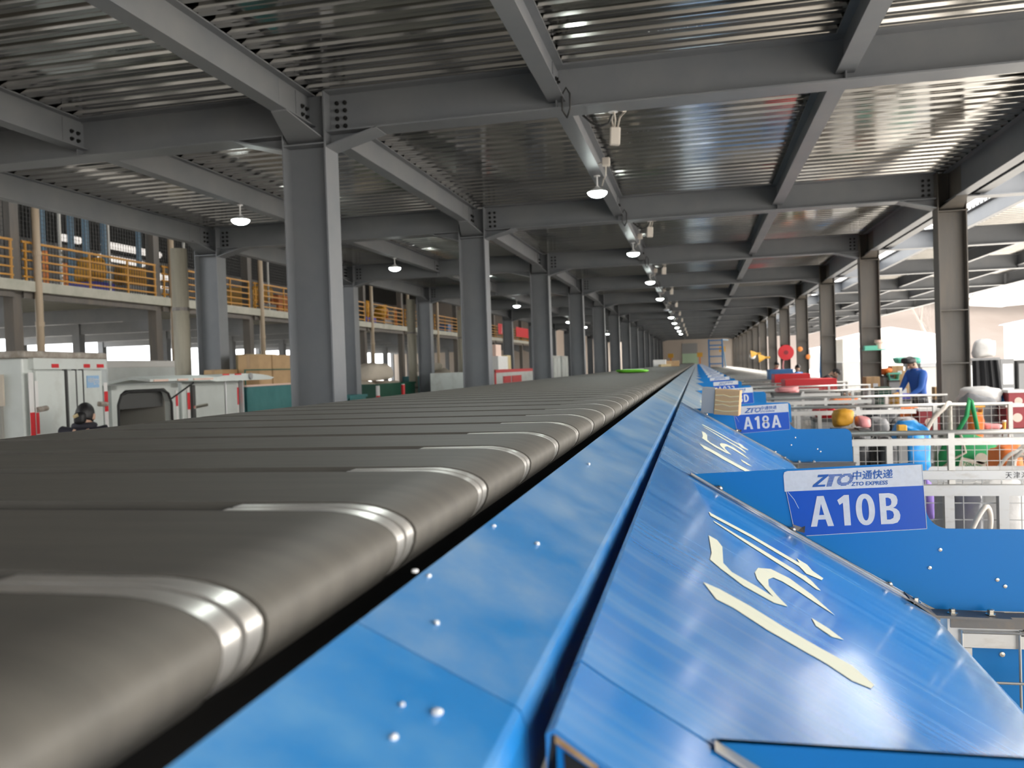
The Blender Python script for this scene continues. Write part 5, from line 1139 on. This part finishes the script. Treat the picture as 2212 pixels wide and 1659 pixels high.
# white pull-switch boxes dangling on cables beside each cross beam
for n, k in enumerate(range(1, 12), 1):
    y = YK(k)+.55
    t = thing('junction_box', 'white junction box dangling on cables near the ceiling lamps, %s one ahead' % nth(n), 'junction box', (-.69, y, ZB), 0, 'dangling white junction boxes')
    m = MB(); m.box((-.048,-.03,-.19),(.048,.03,-.02)); o = m.build('box', M['cable_white'], t, bevel=.012); o.rotation_euler = (0, .06, .2)
    m = MB(); m.tube([(-.02,0,-.03),(-.03,-.02,.05),(.0,-.25,.03),(.02,-.42,.0)],.009,6); m.tube([(.02,0,-.03),(.05,-.05,.06),(.12,-.25,.05),(.10,-.42,.0)],.009,6); m.tube([(-.01,0,-.03),(.01,-.1,.02),(.03,-.42,-.002)],.008,6); m.build('cable', M['cable_white'], t, smooth=True)
    m = MB(); m.lathe([(0,0),(.045,0),(.045,.05),(0,.05)],c=(.02,-.42,-.001),n=12); m.build('ceiling_hook', M['lamp_white'], t)
    y2 = y+1.35
    t = thing('socket_block', 'white socket block hanging above the dome lamp, %s one ahead' % nth(n), 'socket', (-.98, y2+.55, ZS), 0, 'socket blocks above the dome lamps')
    m = MB(); m.box((-.04,-.03,-.02),(.05,.04,.08)); m.build('box', M['cable_white'], t, bevel=.01)
    m = MB(); m.tube([(-.095,0,.01),(-.03,0,.03)],.008,6); m.tube([(.0,0,-.02),(-.03,.3,-.06),(-.10,.7,-.02),(-.15,1.0,-.03)],.008,6); m.build('cable', M['cable_white'], t, smooth=True)
    if k <= 6:
        m = MB(); c = [(-.95,.0,.02),(-.88,.0,-.05),(-.80,.02,-.09),(-.72,.02,-.07),(-.68,.02,.02),(-.66,.02,.10)]
        m.tube([(x, YK(k)+.20+yy, ZB+zz) for x, yy, zz in c], .011, 8); o = m.build('black_cable', M['cable_black'], smooth=True); tag(o, 'black cable sagging under the cross beam beside the dangling box, %s one ahead' % nth(n), 'cable', 'sagging black cables')
        m = MB(); pts = [(XS1+.10+.04*math.sin(a*1.05), YK(k)-.16+.02*math.cos(a*2.1), ZB+.04-.13*math.cos(a*1.05)) for a in range(19)]; m.tube(pts, .009, 6); o = m.build('cable_coil', M['cable_black'], smooth=True); tag(o, 'coil of cable tied where the beams cross above the apron, %s one ahead' % nth(n), 'cable', 'cable coils at the beam crossings')
# ---------------------------------------------------------------- people
def person(label, loc, rz, joints, rad, clothes, hair_pts=None, group=None, hair_mat='hair', bun=False, face=True):
    """joints: name -> (x,y,z) with the feet near z=0 and the person looking along -y; one skinned body"""
    t = thing('person', label, 'person', loc, rz, group)
    bones = [('pelvis','waist'),('waist','chest'),('chest','neck0'),('neck0','neck1'),('neck1','head0'),('head0','head1')]
    for s_ in 'LR':
        bones += [('chest','sh'+s_),('sh'+s_,'el'+s_),('el'+s_,'wr'+s_),('wr'+s_,'ha'+s_),('pelvis','hip'+s_),('hip'+s_,'kn'+s_),('kn'+s_,'an'+s_),('an'+s_,'to'+s_)]
    names = ['pelvis'] + [n for n in joints if n != 'pelvis']
    me = bpy.data.meshes.new('body'); me.from_pydata([joints[n] for n in names], [(names.index(a), names.index(b)) for a, b in bones], []); me.update()
    ob = bpy.data.objects.new('body', me); COL.objects.link(ob)
    sk = ob.modifiers.new('skin','SKIN'); ob.modifiers.new('soft','SUBSURF').levels = 2; sk.use_smooth_shade = True
    for i, n in enumerate(names):
        v = me.skin_vertices[0].data[i]; r_ = rad[n.rstrip('LR') if n not in rad else n]; v.radius = r_ if isinstance(r_, tuple) else (r_, r_); v.use_root = (i == 0)
    dg = bpy.context.evaluated_depsgraph_get(); dg.update(); me2 = bpy.data.meshes.new_from_object(ob.evaluated_get(dg)); bpy.data.objects.remove(ob)
    J = {k: Vector(v) for k, v in joints.items()}
    mats = [M['skin'], clothes[0], clothes[1], M['dark_rubber']]
    me2.materials.clear(); [me2.materials.append(m_) for m_ in mats]
    def near(p, a, b):
        a = J[a]; b = J[b]; d_ = b-a; u_ = max(0,min(1,(p-a).dot(d_)/d_.length_squared)); return (p-(a+d_*u_)).length
    for p in me2.polygons:
        c = p.center; best = min(bones, key=lambda b: near(c, *b)); b = best[1]; p.use_smooth = True
        if best[0] in ('neck0','neck1','head0') or b.startswith('ha'): p.material_index = 0
        elif b.startswith(('kn','an','hip')): p.material_index = 2
        elif b.startswith('to'): p.material_index = 3
        else: p.material_index = 1
    body = bpy.data.objects.new('body', me2); COL.objects.link(body); body.parent = t
    # head details follow the direction of the face
    H0, H1 = J['head0'], J['head1']; upv = (H1-J['neck1']).normalized(); fwd = Vector((0,-1,0)); fwd = (fwd-upv*fwd.dot(upv)).normalized(); rgt = fwd.cross(upv)
    c = (H0+H1)/2
    B = Matrix((rgt, -fwd, upv)).transposed()
    # hands: palm and five bent fingers
    for s_ in 'LR':
        a = J['wr'+s_]; b = J['ha'+s_]; d_ = (b-a).normalized(); side = d_.cross(Vector((0,0,1)));
        if side.length < .1: side = Vector((1,0,0))
        side.normalize(); nrm = side.cross(d_); m = MB()
        for k, (o_2, L_) in enumerate(((-.030,.062),(-.010,.074),(.010,.070),(.030,.054))):
            q = b + side*o_2; m.tube([q, q+d_*L_*.5-nrm*.008, q+d_*L_*.85-nrm*.026],[.0095,.009,.007],7)
        q = b - side*.036*(1 if s_ == 'L' else -1) - d_*.035; m.tube([q, q+d_*.03-side*.02*(1 if s_ == 'L' else -1)-nrm*.01, q+d_*.055-side*.018*(1 if s_ == 'L' else -1)-nrm*.02],[.011,.010,.008],7)
        m.build('fingers', M['skin'], t, smooth=True)
    if face:
        m = MB(); m.blob((0,0,0),(.030,.040,.05),1,0,2,False); o = m.build('nose', M['skin'], t, smooth=True); o.matrix_local = Matrix.Translation(c+fwd*.098-upv*.015) @ B.to_4x4()
        for s_ in (-1,1):
            m = MB(); m.blob((0,0,0),(.026,.014,.016),1,0,2,False); o = m.build('eye', M['hair'], t, smooth=True); o.matrix_local = Matrix.Translation(c+fwd*.086+rgt*.032*s_+upv*.015) @ B.to_4x4()
            m = MB(); m.blob((0,0,0),(.022,.04,.062),1,0,2,False); o = m.build('ear', M['skin'], t, smooth=True); o.matrix_local = Matrix.Translation(c+rgt*.080*s_-upv*.01) @ B.to_4x4()
        m = MB(); m.blob((0,0,0),(.045,.012,.012),1,0,2,False); o = m.build('mouth', M['pink'], t, smooth=True); o.matrix_local = Matrix.Translation(c+fwd*.090-upv*.052) @ B.to_4x4()
    # hair: cap over the crown and the back of the head
    m = MB(); tmp = bmesh.new(); bmesh.ops.create_uvsphere(tmp, u_segments=24, v_segments=16, radius=1)
    keep = [f for f in tmp.faces if not (f.calc_center_median().y < -.35 and f.calc_center_median().z < .45) and f.calc_center_median().z > -.62]
    mp = {}
    for f in keep:
        vs = []
        for v in f.verts:
            if v.index not in mp: mp[v.index] = m.bm.verts.new((v.co.x*.083, v.co.y*.102, v.co.z*.118))
            vs.append(mp[v.index])
        m.bm.faces.new(vs)
    tmp.free(); o = m.build('hair', M[hair_mat], t, smooth=True); o.matrix_local = Matrix.Translation(c-fwd*.006+upv*.012) @ B.to_4x4(); sd = o.modifiers.new('shell','SOLIDIFY'); sd.thickness = .007
    if bun:
        m = MB(); m.blob((0,0,0),(.10,.09,.11),9,.06,3,False); o = m.build('hair_bun', M[hair_mat], t, smooth=True); o.matrix_local = Matrix.Translation(c-fwd*.105-upv*.045)
        m = MB(); m.tube([(.0,0,0),(.02,0,-.01),(-.02,0,.01)],.016,8); o = m.build('hair_clip', M['carton2'], t); o.matrix_local = Matrix.Translation(c-fwd*.15-upv*.035-rgt*.02)
    # collar
    m = MB(); m.tube([J['neck0']+Vector((.072*math.cos(a*PI/6),.062*math.sin(a*PI/6),.0)) for a in range(13)],.022,8); m.build('collar', clothes[0], t, smooth=True)
    return t
RAD = dict(pelvis=(.155,.115), waist=(.145,.105), chest=(.165,.115), neck0=(.06,.06), neck1=(.052,.052), head0=(.080,.094), head1=(.064,.078), sh=.078, el=.052, wr=.036, ha=(.040,.022), hip=.098, kn=.066, an=.046, to=.042)
def upright(h=1.66, lean=0., bend=0., armfwd=.25):
    k = h/1.70; s = math.sin(lean); c = math.cos(lean)
    def up_(d): return (0, -s*d*k, (.92+c*d)*k)
    J = dict(pelvis=(0,0,.92*k), waist=up_(.16), chest=up_(.40), neck0=up_(.545), neck1=up_(.585))
    hx = J['neck1']; b2 = lean+bend; J['head0'] = (0, hx[1]-math.sin(b2)*.075*k-.012, hx[2]+math.cos(b2)*.075*k); J['head1'] = (0, hx[1]-math.sin(b2)*.165*k-.010, hx[2]+math.cos(b2)*.165*k)
    for s_, sg in (('L',-1),('R',1)):
        q = up_(.475); J['sh'+s_] = (sg*.185*k, q[1], q[2]); J['el'+s_] = (sg*.235*k, q[1]-.05*k-armfwd*.25, q[2]-.28*k); J['wr'+s_] = (sg*.18*k, q[1]-.10*k-armfwd, q[2]-.42*k); J['ha'+s_] = (sg*.165*k, q[1]-.14*k-armfwd*1.25, q[2]-.47*k)
        J['hip'+s_] = (sg*.095*k, 0, .86*k); J['kn'+s_] = (sg*.10*k, -.03*k, .48*k); J['an'+s_] = (sg*.105*k, .02*k, .085*k); J['to'+s_] = (sg*.115*k, -.12*k, .045*k)
    return J
def hunch(J):
    for k in ('shL','shR'): J[k] = (J[k][0]*1.12, J[k][1], J[k][2]+.055)
    J['chest'] = (0, J['chest'][1], J['chest'][2]+.03); return J
p1 = person('person in dark navy jacket with tied black hair, beside the tall white tricycle', (-5.72, 6.92, 0), math.radians(196), hunch(upright(1.50, .10, .12)), RAD, (M['jkt_dark'], M['trouser']), bun=True)
m = MB(); m.tube([(.085*math.cos(a*PI/6), -.06+.075*math.sin(a*PI/6), 1.335) for a in range(13)], .034, 8); m.build('hood', M['jkt_dark'], p1, smooth=True)
m = MB(); m.tube([(-.10,-.07,1.34),(-.17,-.10,1.25),(-.22,-.10,1.14)],.010,6); m.build('shoulder_stripe', M['silver'], p1)
p2 = person('person in a bright blue work jacket and dark cap bending over goods between columns', (4.05, 17.0, 0), math.radians(-62), upright(1.72, .18, .55), RAD, (M['jkt_blue'], M['trouser']))
m = MB(); m.blob((0,0,0),(.21,.24,.12),5,.02,3,True); o = m.build('cap', M['hair'], p2, smooth=True); o.location = (0,-.245,1.64)
m = MB(); m.tube([(.03,.10,1.32),(.04,.10,1.18),(.04,.08,1.05)],.014,6); m.build('reflective_stripe', M['silver'], p2)
J3 = upright(1.66, .75, .45, .30)
p3 = person('person with black hair in a black jacket stooping low beyond the red covered stacks', (2.95, 22.8, 0), math.radians(70), J3, RAD, (M['jkt_black'], M['trouser']))
p4 = person('person in a red jacket with black hair far beyond the red stacks', (2.75, 32.3, 0), math.radians(30), upright(1.62, .2, .2), RAD, (M['jkt_red'], M['trouser']))
p5 = person('person in a pale blue jacket beside the black-haired stooping one', (3.0, 28.0, 0), math.radians(20), upright(1.55, .3, .2), RAD, (M['bag_blue'], M['trouser']))
